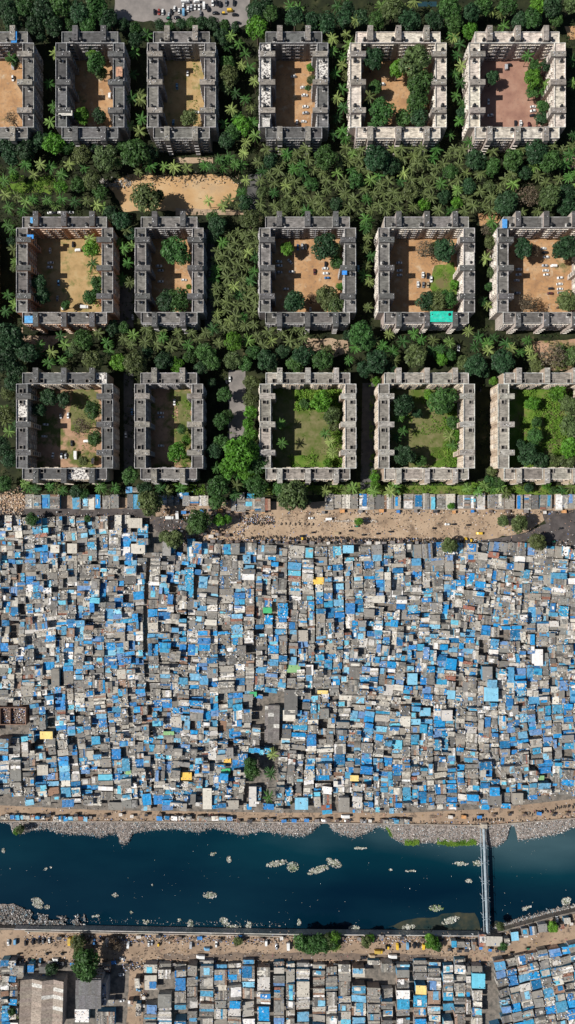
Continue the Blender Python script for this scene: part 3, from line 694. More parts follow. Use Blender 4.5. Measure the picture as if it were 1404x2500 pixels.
T_([(225,440,24,2),(190,450,22,1),(150,455,18,3),(245,470,20,1),(35,430,14,3),(270,520,22,0),(300,540,28,0),(320,570,20,0)], 'left of the sandy playground')
T_([(357,485,38,2),(385,478,18,2)], 'casting a shadow on the sandy playground')
Pm([(508,492)], 'standing alone on the sandy playground')
Pm([(535,388),(560,385),(575,400),(545,410),(520,408),(500,402),(595,372),(590,400),(560,490),(545,500),(590,470),(600,440),(580,498)], 'at the east side of the playground')
T_([(598,495,20,0),(610,535,28,2),(530,550,26,0),(520,530,18,1),(520,580,18,0),(548,395,16,1)], 'between playground and the next blocks')
T_([(795,385,32,1),(920,385,36,0),(955,405,24,0),(1160,390,30,0),(1200,410,24,1),(1250,390,30,1),(1310,370,30,0),(1345,395,30,1),(1280,420,20,0),(1235,500,34,0),(1290,480,32,4),(1340,485,34,2),(1385,470,22,0),(1035,500,18,3),(1000,470,26,2),(1085,480,20,0),(1115,495,16,3),(660,395,22,0),(870,440,22,1),(1100,420,20,1),(1145,455,20,0),(1195,455,16,2),(1385,505,26,0)], 'in the palm grove below the highest row')
def grove(q, d, place):
    groves.append((place, fill(q, d)))
T_([(760,450,18,1),(700,500,18,2),(820,500,20,0),(640,470,16,2)], 'in the west part of the palm grove')
grove([(640,360),(860,360),(880,520),(625,520),(630,400)], 21, 'in the grove right of the playground')
grove([(860,355),(1140,365),(1150,515),(880,520)], 21, 'in the middle part of the big grove')
grove([(1140,375),(1404,350),(1430,520),(1150,520)], 22, 'in the grove above the white-car court')
grove([(530,565),(625,540),(632,800),(515,805)], 19.5, 'in the grove between the second-row blocks')
Pm([(895,555),(900,580),(893,605),(905,625),(895,650),(890,675),(903,688),(893,535),(905,540),(898,752)], 'in the column left of the turquoise-net block')
Pm([(1185,632),(1200,540),(1208,560),(1190,745),(1180,735)], 'in the gap right of the turquoise-net block')
T_([(1190,560,20,4),(1195,590,20,2),(1200,615,16,4),(1200,665,14,2),(1195,700,12,1)], 'in the gap right of the turquoise-net block')
Pm([(303,608),(312,640),(300,680),(318,688),(322,600),(290,590),(310,560)], 'between the orange and narrow blocks')
Pm([(20,550),(30,560),(35,610),(38,640),(22,720),(35,745),(15,760)], 'left of the orange block')
T_([(35,655,12,2),(28,590,14,0)], 'left of the orange block')
T_([(30,822,40,0),(65,862,32,0),(18,880,34,0),(40,905,26,0),(12,845,30,0),(30,935,26,0)], 'in the dark clump at the left edge')
T_([(205,828,28,1),(182,850,18,2),(230,880,30,2),(290,885,24,3),(330,885,34,2),(400,882,26,0),(430,890,20,3),(275,800,22,0),(300,800,18,1),(465,870,20,1),(500,860,26,1),(520,885,24,1),(570,833,24,3),(568,880,26,2),(600,890,22,1),(652,880,30,0),(620,860,20,1),(690,860,20,0),(490,900,20,0),(360,860,18,0)], 'in the belt below the orange block')
Pm([(92,862),(125,858),(118,885),(98,840),(160,842),(172,862),(150,880),(240,812),(262,835),(265,855),(150,820)], 'below the orange block')
grove([(300,800),(545,800),(545,845),(305,855)], 22, 'below the narrow second-row block')
grove([(585,795),(740,800),(745,850),(600,870)], 22, 'below the maroon-car block')
T_([(740,868,28,0),(720,890,24,1),(785,880,30,1),(800,860,18,2),(880,812,34,1),(895,835,24,1),(918,882,34,0),(890,900,22,0),(1015,870,34,2),(1160,890,32,0),(1225,885,34,0),(1130,885,18,2),(1080,880,16,3),(1072,870,14,3),(1100,865,16,1),(1350,870,34,4),(1395,870,24,2),(1310,895,20,2),(850,820,16,0),(955,900,18,0),(1180,905,20,0)], 'in the belt above the weedy courts')
Pm([(854,878),(870,850),(965,880),(960,860),(915,832),(935,845),(1030,828),(1060,832),(1078,850),(1100,835),(1055,855),(1145,810),(1170,825),(1190,838),(1205,825),(1160,845),(1195,855),(1250,850),(1270,862),(1292,855),(1288,830),(1235,840),(1370,855),(1395,862),(950,815),(1010,815),(985,835),(1300,870)], 'in the belt above the weedy courts')
T_([(548,962,22,1),(540,1028,22,1),(555,1015,16,1),(542,1082,24,1),(525,1100,24,0),(590,1105,48,3),(625,1125,32,1),(560,1140,28,3),(614,935,22,2),(610,975,22,2),(612,1005,20,3),(606,1035,18,3),(612,1060,20,3),(532,1188,32,1),(627,1188,30,1),(530,1225,22,1),(600,1150,24,3),(517,935,14,0)], 'in the strip between narrow and weedy blocks')
Pm([(530,1142),(582,1160),(580,1185),(575,1205),(598,1178),(550,1170)], 'in the strip between narrow and weedy blocks')
Pm([(20,960),(15,1000),(35,1040),(22,1055),(40,1010),(12,1030)], 'left of the run-down block')
T_([(10,1010,24,2),(12,1180,20,1),(5,1090,26,0),(318,1160,26,1),(20,960,20,2),(25,1120,24,0),(1222,1020-10,16,2)], 'beside the lowest blocks')
Pm([(68,1190),(90,1196),(60,1180),(140,1192),(122,1186),(155,1196),(245,1192),(255,1200),(280,1193),(405,1200),(390,1192),(440,1190)], 'above the left roadside shacks')
T_([(365,1228,34,2),(355,1195,22,0),(185,1200,18,0),(205,1205,14,1)], 'above the left asphalt road')
T_([(716,1210,42,2),(690,1195,24,1),(740,1225,22,0)], 'above the east end of the dirt road')
Pm([(795,1198),(845,1200),(860,1192),(912,1200),(952,1200),(965,1190),(1142,1192),(1170,1200),(1235,1202),(1222,1190),(1374,1198),(1395,1190),(1185,1185),(1200,1195)], 'above the right roadside shacks')
T_([(1192,1175,18,1),(1218,1180,18,1),(920,950-20,12,3),(915,1165,14,3),(915,1185,14,3),(1200,1150,14,2),(1205,960-30,12,3),(1290,1190,14,0),(1335,1185,12,3),(1350,1196,12,1)], 'along the verge of the weedy blocks')
T_([(486,1273,30,1),(470,1290,18,2),(535,1270,18,3),(555,1268,14,3)], 'at the west end of the dirt road')
T_([(425,1316,26,2),(402,1308,18,2)], 'between the slum and the side lane')
T_([(78,1268,18,1)], 'at the edge of the left asphalt road'); T_([(214,1266,11,1)], 'on the slum edge by the left road')
T_([(876,1273,12,3)], 'alone on the middle of the dirt road'); T_([(1228,1272,16,2),(1268,1277,26,2)], 'on the east end of the dirt road')
T_([(1098,1332,22,2)], 'on the top edge of the main slum'); T_([(1310,1322,24,2)], 'beside the right asphalt road'); T_([(1101,1236,10,3)], 'in front of the right roadside shacks')
T_([(612,1868,20,1),(616,1885,20,1)], 'in the small clearing inside the slum')
Pm([(667,1842),(663,1886),(656,1946)], 'in the small clearing inside the slum')
T_([(700+10,1960-0,5,2)], 'small, between shack roofs near the river road')
T_([(210,2348,34,1),(212,2372,30,1),(196,2330,20,1)], 'beside the big grey-roofed hall')
T_([(190,2300,20,2),(272,2303,18,4),(285,2312,16,4)], 'on the south riverside road')
T_([(125,2366,17,0)], 'behind the sawtooth shed')
T_([(738,2302,24,1),(760,2310,24,1),(782,2304,26,1),(800,2295,20,2),(815,2288,18,3),(812,2305,18,1)], 'in the thicket on the south bank')
T_([(893,2298,17,2),(905,2290,12,3)], 'among cars on the south bank'); T_([(1055,2300,18,3),(1065,2308,16,1),(1048,2288,12,3)], 'right of the parked yellow trucks')
T_([(580,2298,14,2)], 'beside the blue van'); T_([(1350,2263,17,3)], 'at the river bend, lower right'); T_([(1228,2310,13,1)], 'beside the pipe bridge shed'); T_([(1222,2262,12,2)], 'at the foot of the pipe bridge')
T_([(30,2478-8,12,1)], 'left of the sawtooth shed'); T_([(50,2025,14,2),(40,2030,10,3)], 'on the rubbish bank at left')
# palms of the dense groves: up to 300 in all stand as trees of their own, the rest as one mass
n_ind = sum(1 for o in D.objects if o.name.startswith('coconut_palm'))
tot = sum(len(l) for _, l in groves); budget = 300 - n_ind
print('palms ind', n_ind, 'grove', tot)
extra = []
for place, l in groves:
    keep = min(len(l), int(budget*len(l)/tot)); random.shuffle(l)
    palm_labels([palm(x, y, R(14,18)) for x, y in l[:keep]], place, PG)
    extra += l[keep:]
if extra:
    V, F, = [], []
    for x, y in extra:
        X, Y, h, rm, c, m, rz, k = palm(x, y, 15, False); me = PM[m]; i = len(V); cs, sn = math.cos(rz), math.sin(rz)
        V.extend(Vector((X+(v.co.x*cs-v.co.y*sn)*rm, Y+(v.co.x*sn+v.co.y*cs)*rm, h+v.co.z*rm)) for v in me.vertices)
        F.extend(tuple(i+a for a in p.vertices) for p in me.polygons)
        i = len(V); me = PT[k]; V.extend(Vector((X+v.co.x, Y+v.co.y, v.co.z)) for v in me.vertices); F.extend(tuple(i+a for a in p.vertices) for p in me.polygons)
    o = D.objects.new('coconut_palms', raw_mesh('coconut_palms', V, F, 'frond')); COL.objects.link(o); o.color = (.13,.17,.055,1)
    tag(o, 'remaining coconut palms crowded into the groves between the apartment blocks', 'palm grove', kind='stuff')
# undergrowth under and between the trees: one mass
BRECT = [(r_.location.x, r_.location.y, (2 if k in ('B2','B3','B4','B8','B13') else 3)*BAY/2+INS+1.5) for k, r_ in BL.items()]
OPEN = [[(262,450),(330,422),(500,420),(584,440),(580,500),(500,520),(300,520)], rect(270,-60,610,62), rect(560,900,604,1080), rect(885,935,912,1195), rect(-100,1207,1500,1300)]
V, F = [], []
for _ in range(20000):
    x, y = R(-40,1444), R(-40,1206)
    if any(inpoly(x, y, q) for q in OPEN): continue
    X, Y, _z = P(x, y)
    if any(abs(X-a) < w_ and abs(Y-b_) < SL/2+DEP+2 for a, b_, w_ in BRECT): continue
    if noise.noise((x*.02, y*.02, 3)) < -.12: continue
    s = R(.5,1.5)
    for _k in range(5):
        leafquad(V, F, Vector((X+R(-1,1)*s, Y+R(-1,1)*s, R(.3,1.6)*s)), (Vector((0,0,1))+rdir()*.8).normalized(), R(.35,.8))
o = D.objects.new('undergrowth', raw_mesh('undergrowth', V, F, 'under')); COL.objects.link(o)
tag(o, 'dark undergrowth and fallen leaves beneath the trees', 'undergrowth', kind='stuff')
# weeds and bushes in the overgrown courts and on the verges
V, F = [], []
def weeds(q, n, s0=.4, s1=1.2, hh=1.0, thr=-.1):
    xs = [a for a, b in q]; ys = [b for a, b in q]
    for _ in range(n):
        x, y = R(min(xs), max(xs)), R(min(ys), max(ys))
        if not inpoly(x, y, q) or noise.noise((x*.035, y*.035, 7)) < thr: continue
        X, Y, _z = P(x, y); s = R(s0, s1)
        for _k in range(7): leafquad(V, F, Vector((X+R(-1,1)*s, Y+R(-1,1)*s, R(.1,1.5)*s*hh)), (Vector((0,0,1))+rdir()*.9).normalized(), R(.2,.5)*s+.1)
weeds(rect(722,952,842,1000), 900, .5,1.5,1.2,-.5); weeds(rect(805,1000,845,1142), 500, .6,1.5,1.3,-.4); weeds(rect(1080,952,1130,1142), 500, .6,1.5,1.3,-.3); weeds(rect(1330,960,1420,1142), 900, .6,1.6,1.4,-.3); weeds(rect(800,1000,842,1142), 600); weeds(rect(700,1112,842,1144), 420); weeds(rect(700,1000,800,1142), 160, .3,.7,.6,.1)
weeds(rect(1030,952,1128,1142), 800, thr=.0); weeds(rect(1095,1000,1128,1142), 420, thr=-.5); weeds(rect(960,952,1040,1142), 200)
weeds(rect(1265,950,1420,1142), 1500, .5,1.4,1.3, .0); weeds(rect(640,1176,1444,1206), 1100, .4,1.0, 1); weeds(rect(902,925,922,1200), 260)
weeds(rect(420,1168,500,1206), 260); weeds(rect(215,570,245,760), 160); weeds(rect(1060,650,1115,740), 260, .3,.7,.6); weeds(rect(470,140,484,300), 90, .3,.7)
weeds(rect(180,950,240,1140), 260, .3,.8,.7,.0); weeds(rect(426,950,466,1140), 130); weeds(rect(-20,430,150,480), 400, .4,1.0)
weeds(rect(720,2285,830,2318), 320, .5,1.4,1.4,-.6); weeds(rect(560,1055,640,1200), 200); weeds(rect(40,2450,70,2500), 40)
o = D.objects.new('weeds', raw_mesh('weeds', V, F, 'bush')); COL.objects.link(o)
tag(o, 'bright green weeds and low bushes in the overgrown courts and verges', 'weeds', kind='stuff')
# ---------------------------------------------------------------- shacks
random.seed(21)
GREY = [(0.215,0.20,0.175),(0.27,0.25,0.22),(0.18,0.17,0.155),(0.31,0.28,0.235),(0.225,0.22,0.20),(0.135,0.13,0.122),(0.37,0.34,0.29),(0.25,0.24,0.225)]
WHITE = [(0.62,0.58,0.50),(0.50,0.46,0.39),(0.76,0.73,0.70),(0.42,0.39,0.34),(0.56,0.53,0.49)]
BLUE = [(0.02,0.20,0.50),(0.02,0.27,0.58),(0.03,0.17,0.40),(0.09,0.30,0.50),(0.15,0.36,0.52),(0.07,0.27,0.42),(0.012,0.14,0.31),(0.01,0.25,0.54),(0.13,0.25,0.46),(0.04,0.30,0.50)]
RUST = [(0.25,0.15,0.10),(0.33,0.22,0.16),(0.30,0.13,0.09)]
PALEBLUE = [(0.14,0.48,0.62),(0.22,0.50,0.66)]
YEL = [(0.85,0.52,0.11),(0.80,0.60,0.22)]; GRN = [(0.07,0.42,0.17),(0.25,0.45,0.20)]
CM = {'grey': GREY, 'white': WHITE, 'blue': BLUE, 'rust': RUST, 'paleblue': PALEBLUE, 'yellow': YEL, 'green': GRN}
CN = {'grey': 'grey-brown', 'white': 'whitish', 'blue': 'blue', 'rust': 'rusty reddish', 'paleblue': 'light turquoise', 'yellow': 'yellow', 'green': 'green'}
JK = [(0.75,0.72,0.68),(0.02,0.02,0.02),(0.03,0.03,0.03),(0.35,0.3,0.27),(0.6,0.35,0.25),(0.08,0.2,0.5),(0.7,0.7,0.72),(0.015,0.015,0.015)]
def shack_geom(bw, br, bt, bj, s, ox, oy, mo=(0,0,0,0,1)):
    """walls, sheet roof, tarpaulins, odds and ends of one shack, round its own origin"""
    w, l, a, h, kind = s['w']/2, s['l']/2, s['a'], s['h'], s['k']
    ca, sa = math.cos(a), math.sin(a); sl1, sl2 = s['sx'], s['sy']; rnd = random.Random(s['seed']); U = rnd.uniform
    def T(x, y, z): return (ox + x*ca - y*sa, oy + x*sa + y*ca, z)
    def rz(x, y): return h + sl1*x + sl2*y
    wc = rnd.choice(((0.27,0.26,0.25),(0.20,0.21,0.23),(0.34,0.25,0.2),(0.12,0.28,0.38),(0.42,0.40,0.37),(0.08,0.26,0.42),(0.22,0.2,0.18)))
    e = .22; wx, wl = w-e, l-e
    cs = [(-wx,-wl),(wx,-wl),(wx,wl),(-wx,wl)]
    for k in range(4):
        p, q = cs[k], cs[(k+1)%4]
        bw.face([T(p[0],p[1],0), T(q[0],q[1],0), T(q[0],q[1],rz(*q)-.04), T(p[0],p[1],rz(*p)-.04)], jcol(wc,.15), mo[0])
    # a door and a shuttered window on the lane side
    sd = rnd.choice((-1,1)); dw = .45; y_ = U(-wl+.8, wl-.8) if wl > 1 else 0
    X = sd*(wx+.03); pts = [(X,y_-dw,.05),(X,y_+dw,.05),(X,y_+dw,2.0),(X,y_-dw,2.0)]
    if sd < 0: pts.reverse()
    bw.face([T(*p) for p in pts], rnd.choice(((.03,.03,.03),(.06,.14,.22),(.2,.1,.06))), mo[0])
    # roof sheets
    pal = CM[kind if kind in ('grey','white','rust','yellow','green','paleblue') else 'grey']
    base = rnd.choice(pal); alongx = rnd.random() < .5; uni = kind in ('yellow','green','paleblue') or rnd.random() < .38 or s['big']
    mo1 = mo[1] if not uni else mo[4]
    span = 2*w if alongx else 2*l; n = max(1, int(span / U(.9, 1.6))); cut = U(.2,.8) if rnd.random() < .25 and not uni else None
    for i in range(n):
        t0, t1 = -1 + 2*i/n, -1 + 2*(i+1)/n
        segs = [(-1, 1)] if cut is None else [(-1, cut*2-1), (cut*2-1, 1)]
        for si, (s0, s1) in enumerate(segs):
            c = base if uni else (rnd.choice(pal) if rnd.random() < .75 else rnd.choice(rnd.choice((WHITE, GREY, GREY, RUST, BLUE))))
            k = U(.82, 1.18) if not uni else U(.93,1.07); c = tuple(min(.85, v*k) for v in c); dz = U(0,.07)
            j1, j2 = (U(0,.18), U(0,.18)) if not uni else (0, 0)
            x0, x1, y0, y1 = (t0*w, t1*w+.05, s0*l-j1, s1*l+j2) if alongx else (s0*w-j1, s1*w+j2, t0*l, t1*l+.05)
            q = [(x0,y0),(x1,y0),(x1,y1),(x0,y1)]
            top = [T(x, y, rz(x,y)+dz+.05) for x, y in q]; bot = [T(x, y, rz(x,y)-.03) for x, y in q]
            br.face(top, c, mo1)
            for m_ in range(4): br.face([bot[m_], bot[(m_+1)%4], top[(m_+1)%4], top[m_]], c, mo1)
    # tarpaulins lying on it
    def tarp(x0, y0, x1, y1, c, lift):
        nx, ny = max(2, int((x1-x0)/1.3)), max(2, int((y1-y0)/1.3))
        g = [[(x0+(x1-x0)*i/nx + (U(-.15,.15)), y0+(y1-y0)*j/ny + U(-.15,.15), lift + U(0,.22)) for j in range(ny+1)] for i in range(nx+1)]
        for i in range(nx):
            for j in range(ny):
                k = U(.9,1.1); bt.face([T(p[0],p[1],rz(p[0],p[1])+p[2]) for p in (g[i][j], g[i+1][j], g[i+1][j+1], g[i][j+1])], tuple(v*k for v in c), mo[2])
    if kind == 'blue':
        c = rnd.choice(BLUE); m1 = U(0, .12) if rnd.random() < .6 else U(.1,.4)
        if rnd.random() < .5: tarp(-w-.1, -l+m1*2*l*rnd.random(), w+.1, l+.1-m1*l, c, .14)
        else: tarp(-w+m1*w, -l-.1, w-m1*w*rnd.random()+.1, l+.1, c, .14)
        if rnd.random() < .3: tarp(U(-w,0), U(-l,0), U(0,w), U(0,l), rnd.choice(BLUE+WHITE), .38)
    elif kind not in ('yellow','green','paleblue') and s['big'] is False:
        for _tt in range(rnd.choice((0,0,0,1,1,2))):
            cx_, cy_ = U(-w*.5,w*.5), U(-l*.5,l*.5); tw, tl = U(.8, w), U(.6, l)
            tarp(max(-w,cx_-tw), max(-l,cy_-tl), min(w,cx_+tw), min(l,cy_+tl), rnd.choice(rnd.choice((BLUE,WHITE,WHITE,GREY,GREY,GREY,PALEBLUE,BLUE))), .14)
    # odds and ends
    mess = rnd.random() < .34 and kind in ('grey','white','blue') and s['big'] is False and s['place'] not in ('south','north')
    nj = int(w*l*4*(U(.05,.42) if not mess else U(.3,.7))) if s['big'] is False else 4
    for _ in range(nj):
        x, y = U(-w*.95,w*.95), U(-l*.95,l*.95)
        if rnd.random() < .4: x = rnd.choice((-1,1))*w*U(.85,1.0)
        c = rnd.choice(JK); a2 = U(0,3.1); q = U(.2,.5); r_ = (U(.2, .5) if rnd.random() < .8 else U(.6,1.5)) if not mess else U(.4,1.5); c = c if not mess else rnd.choice((WHITE[0],WHITE[1],WHITE[3],WHITE[2],(.12,.1,.08),(.3,.25,.2),(.05,.2,.45),(.03,.03,.03))); q = q if not mess else U(.4,1.0); p = T(x, y, 0)
        bj.rbox(p[0], p[1], rz(x,y)+.1, r_, q*.7, U(.12,.5), a2, c, mo[3])
shacks = []
def add_shack(x, y, wpx, lpx, a=0.0, k='grey', h=None, place='', big=False, slope=None, name='shack', label=None, zz=0):
    hh = h if h else (R(2.5,3.5) if R(0,1) < .55 else (R(3.9,5.3) if R(0,1) < .68 else R(5.8,7.8)))
    X, Y, _ = P(x, y, hh)
    ax = random.random() < .35; sl = R(-.16,.16) if slope is None else slope
    shacks.append(dict(px=(x, y), x=X, y=Y, w=wpx/PXM*(HC-hh)/HC, l=lpx/PXM*(HC-hh)/HC, a=a, k=k, h=hh, seed=random.randrange(1<<30), place=place, big=big,
                       sx=sl if ax else R(-.03,.03), sy=R(-.03,.03) if ax else sl, label=label))
def pick(x, y, bluep=1.0):
    n = noise.noise((x*.011, y*.013, 1.5)) + .5*noise.noise((x*.04, y*.04, 9))
    b = .215 + .50*n
    if y < 1360 and x > 520: b *= .25
    if y < 1360 and x > 520 and R(0,1) < .6: return 'grey'
    if x > 1000 and y < 1560: b *= .62
    if x < 380 and y < 1420: b *= .75
    b = max(.03, b*bluep); r = R(0,1)
    if r < b: return 'blue'
    r = R(0,1)
    if r < .70: return 'grey'
    if r < .93: return 'white'
    if r < .965: return 'rust'
    if r < .975: return 'paleblue'
    return 'grey'
SP = [  # roofs one can pick out in the photograph: x, y, w, l, colour, height, label
 (777,1418,26,17,'yellow',5,'bright yellow-roofed shack in the upper middle of the slum'),
 (113,1795,31,19,'yellow',5,'golden yellow-roofed shack near the left edge of the slum'),
 (455,1895,26,19,'yellow',5,'orange-yellow roofed shack low in the middle-left slum'),
 (865,1900,21,14,'yellow',4.5,'orange-yellow roofed shack in lower middle, right of the clearing'),
 (104,1880,26,26,'white',4.5,'pale cream-roofed shack in the lower left slum'),
 (555,1856,18,14,'yellow',4,'small orange-roofed shack left of the clearing tree'),
 (788,1690,26,9,'yellow',4,'narrow yellow-roofed shack right of the long grey hall'),
 (412,1790,26,9,'green',4,'bright green roof strip, middle-left slum'),
 (551,1883,22,14,'green',4,'small bright green roofed shack left of the clearing'),
 (618,1695,18,12,'green',4.4,'green-roofed shack above the long grey hall'),
 (717,1632,32,20,'green',3.6,'dull green roofed shack above the white-roofed hall'),
 (653,1490,22,14,'green',4.2,'mint green roofed shack in the upper middle slum'),
 (1321,1899,15,11,'green',3.6,'small vivid green roof in the lower right slum'),
 (312,1884,16,14,'green',3.6,'small green patchy roof, lower left slum'),
 (850,1341,27,19,'paleblue',5,'bright sky blue roofed shack on the top edge of the slum'),
 (1199,1695,34,34,'paleblue',7.5,'large light turquoise-blue roofed house on the right side of the slum'),
 (1038,1738,26,20,'paleblue',5.5,'turquoise-blue roofed shack left of the tall white-roofed house'),
 (1007,1658,24,28,'paleblue',6,'light turquoise roofed house, right half of the slum'),
 (736,1962,32,30,'paleblue',5,'big blue roofed house on the river road, right of the clearing'),
 (1092,1747,26,26,'white',8,'tall white-roofed house with a dark roof hatch, right half of the slum'),
 (134,1340,22,19,'white',6.5,'clean white-roofed house, left of its twin, upper left slum'),
 (176,1339,24,24,'white',6.5,'clean white-roofed house, right of its twin, upper left slum'),
 (710,1715,32,60,'grey',6,'long grey roofed workshop right of the long grey hall'),
 (706,1747,30,26,'white',6,'white-roofed workshop right of the long grey hall'),
 (1312,1605,26,40,'white',5,'large irregular white roof in the right part of the slum'),
 (1208,1952,32,28,'grey',6,'big square grey-roofed house near the river road at right'),
 (1264,1950,26,28,'grey',6,'big square light grey roofed house next to the river road at far right'),
 (840,1965,26,36,'grey',6,'big light grey house on the river road, right of centre'),
 (506,1950,22,52,'white',5,'long whitish roof running down to the river road'),
 (617,1945,18,50,'white',5,'long whitish roof left of the lowest clearing palm'),
 (568,1965,30,22,'grey',5,'wide grey roof on river road, lower left middle'),
 (282,1968,36,18,'grey',4,'wide grey roof on the river road, left third'),
 (337,1340,34,24,'white',5,'patched white roof at the right side of the upper left slum'),
 (330,1277,34,24,'white',4,'whitish roof at the top right corner of the upper left slum'),
 (1190,1645,24,34,'grey',6,'tall grey roofed house above the large turquoise one'),
 (135,1655,20,46,'grey',5,'tall narrow grey roof in the left slum'),
 (926,1463,26,18,'white',5,'clean white roof in the upper right middle'),
 (1353,1523,22,14,'white',5,'clean white roof near the right edge'),
 (690,1488+3,26,36,'blue',6,'large bright blue roof in upper middle, right of the mint green roof'),
 (467,1350,20,70,'blue',4,'long blue tarpaulin roof running down from the lane head'),
 (462,1425,20,80,'blue',4,'long blue tarpaulin roof below its twin from the lane head'),
 (1074,1575,4,4,'blue',4,None),
]
sp_rects = []
for x, y, w_, l_, k, h, lab in SP:
    if lab is None: continue
    add_shack(x, y, w_, l_, 0, k, h, 'slum', big=(k not in ('blue',) and w_*l_ > 300), slope=.05, label=lab)
    sp_rects.append((x-w_/2-2, y-l_/2-2, x+w_/2+2, y+l_/2+2))
HOLES = [rect(640,1690,692,1830), rect(598,1838,684,1916), rect(640,1910,668,1960), rect(-20,1715,70,1800), rect(626,1700,640,1800)]
def topy(x): return 1266 if x < 340 else (1290 if x < 372 else (1335 if x < 470 else 1332))
BOT = [(-80,1958),(0,1960),(150,1972),(300,1978),(520,1978),(700,1984),(850,1988),(1000,1984),(1150,1978),(1300,1962),(1404,1948),(1500,1935)]
def TF(u, v):
    g = math.exp(-((u-600)/230)**2)
    x = u - (v-1330)*.085*g*(1 if v < 1700 else 1700/v) + 8*math.sin(v/105+u/150) + (v-1600)*.035*math.sin(u/240)
    y = v + 9*math.sin(u/110+v/190)*min(1,(v-1262)/120) + 4*math.sin(u/37)*min(1,(v-1262)/200) + (u-702)*.004
    if u < 420: y += (v-1500)*.00016*(420-u) * (1 if v > 1500 else 0)
    return x, y
# long lanes run the whole depth; the columns of shacks between two lanes are re-divided every few rows
majors = [-75.0]
while majors[-1] < 1490: majors.append(majors[-1] + R(48, 92))
majors = [m for m in majors if abs(m-372) > 24] + [366.0, 377.0]; majors.sort()
for m0_, m1_ in zip(majors, majors[1:]):
    if m1_ - m0_ < 14: continue
    gap = R(1.2, 3.6); a_, b_ = m0_+gap/2, m1_-gap/2; v = topy((a_+b_)/2) - 4 + R(-3,3); left = b_ < 372
    while v < 1995:
        first_ = v < topy((a_+b_)/2) + 12; band = R(26,44) if first_ else R(45,120)
        n = max(1, round((b_-a_)/R(17,27))); ws = [R(.65,1.35) for _ in range(n)]; tot_ = sum(ws); u = a_
        for wi_, q_ in enumerate(ws):
            cw = (b_-a_)*q_/tot_; uc = u+cw/2; vv = v + R(-3,3); ve = v + band
            while vv < ve - 4:
                l_ = R(8,16) if R(0,1) < .66 else R(16,28)
                if first_: l_ = max(l_, R(18,32))
                if vv + l_ > ve - 6: l_ = ve - vv
                x, y = TF(uc, vv+l_/2); 
                if y + l_/2 > lerp(BOT, x) + R(-1,4): break
                if not any(inpoly(x, y, q) for q in HOLES) and not any(a < x < c and b2 < y < d_ for a, b2, c, d_ in sp_rects) and y - l_/2 > topy(x) - 12:
                    x2, y2 = TF(uc, vv+l_/2+6); x3, y3 = TF(uc+6, vv+l_/2); big_n = noise.noise((x*.006, y*.008, 4))
                    ang = (math.atan2(x2-x, y2-y) + math.atan2(-(y3-y), x3-x))*.5 + R(-.045,.045) + .10*big_n
                    if R(0,1) < .05: ang += R(-.12,.12)
                    ww = cw*R(.93,1.06); r_ = R(0,1)
                    if r_ < .032: pass
                    elif r_ < .2 and l_ > 13 and ww > 18:
                        f = R(.35,.65); add_shack(x-ww/2+ww*f/2, y, ww*f, l_*R(.9,1.05), ang, pick(x,y), place='slum'); add_shack(x+ww/2-ww*(1-f)/2, y+R(-1,1), ww*(1-f), l_*R(.85,1.02), ang, pick(x,y), place='slum')
                    else: add_shack(x+R(-.8,.8), y, ww, l_*R(.95,1.06), ang, pick(x, y), place='slum')
                vv += l_ + (R(-.3,.3) if R(0,1) < .88 else R(1,3.5))
            u += cw
        v += band
v = 1600
while v < 1958:      # below here the straight alley is built over, piece by piece
    l_ = R(9,22); x, y = TF(371.5, v+l_/2)
    if R(0,1) < .72: add_shack(x+R(-3,3), y, R(12,19), l_, R(-.12,.12), pick(x,y), R(2.4,3.4), 'slum')
    v += l_ + R(0,4)
# roadside row north of the dirt road
x = 62.0
while x < 1460:
    w_ = R(12,24)
    gap = (335 < x < 380) or (500 < x < 560) or (655 < x < 785) or (x < 380 and R(0,1) < .05)
    if not gap:
        if 380 < x < 500: yy, ll = 1222, R(18,26)
        elif 555 < x < 660: yy, ll = 1232, R(26,36)
        else: yy, ll = 1225, R(32,40)
        k = 'blue' if R(0,1) < (.14 if x < 380 else .06) else ('white' if R(0,1) < .25 else 'grey')
        add_shack(x+w_/2, yy + R(-1,1), w_, ll, R(-.02,.02), k, R(2.9,4.2), 'north', slope=.03)
    x += w_ + (R(.5,2) if R(0,1) < .8 else R(4,9))
# second little row behind it at the left
for x in (315, 332, 350, 440, 452, 590, 612): add_shack(x, 1196 if x < 400 else 1210, R(12,18), R(12,16), R(-.1,.1), random.choice(('blue','white','grey')), R(2.8,3.4), 'north')
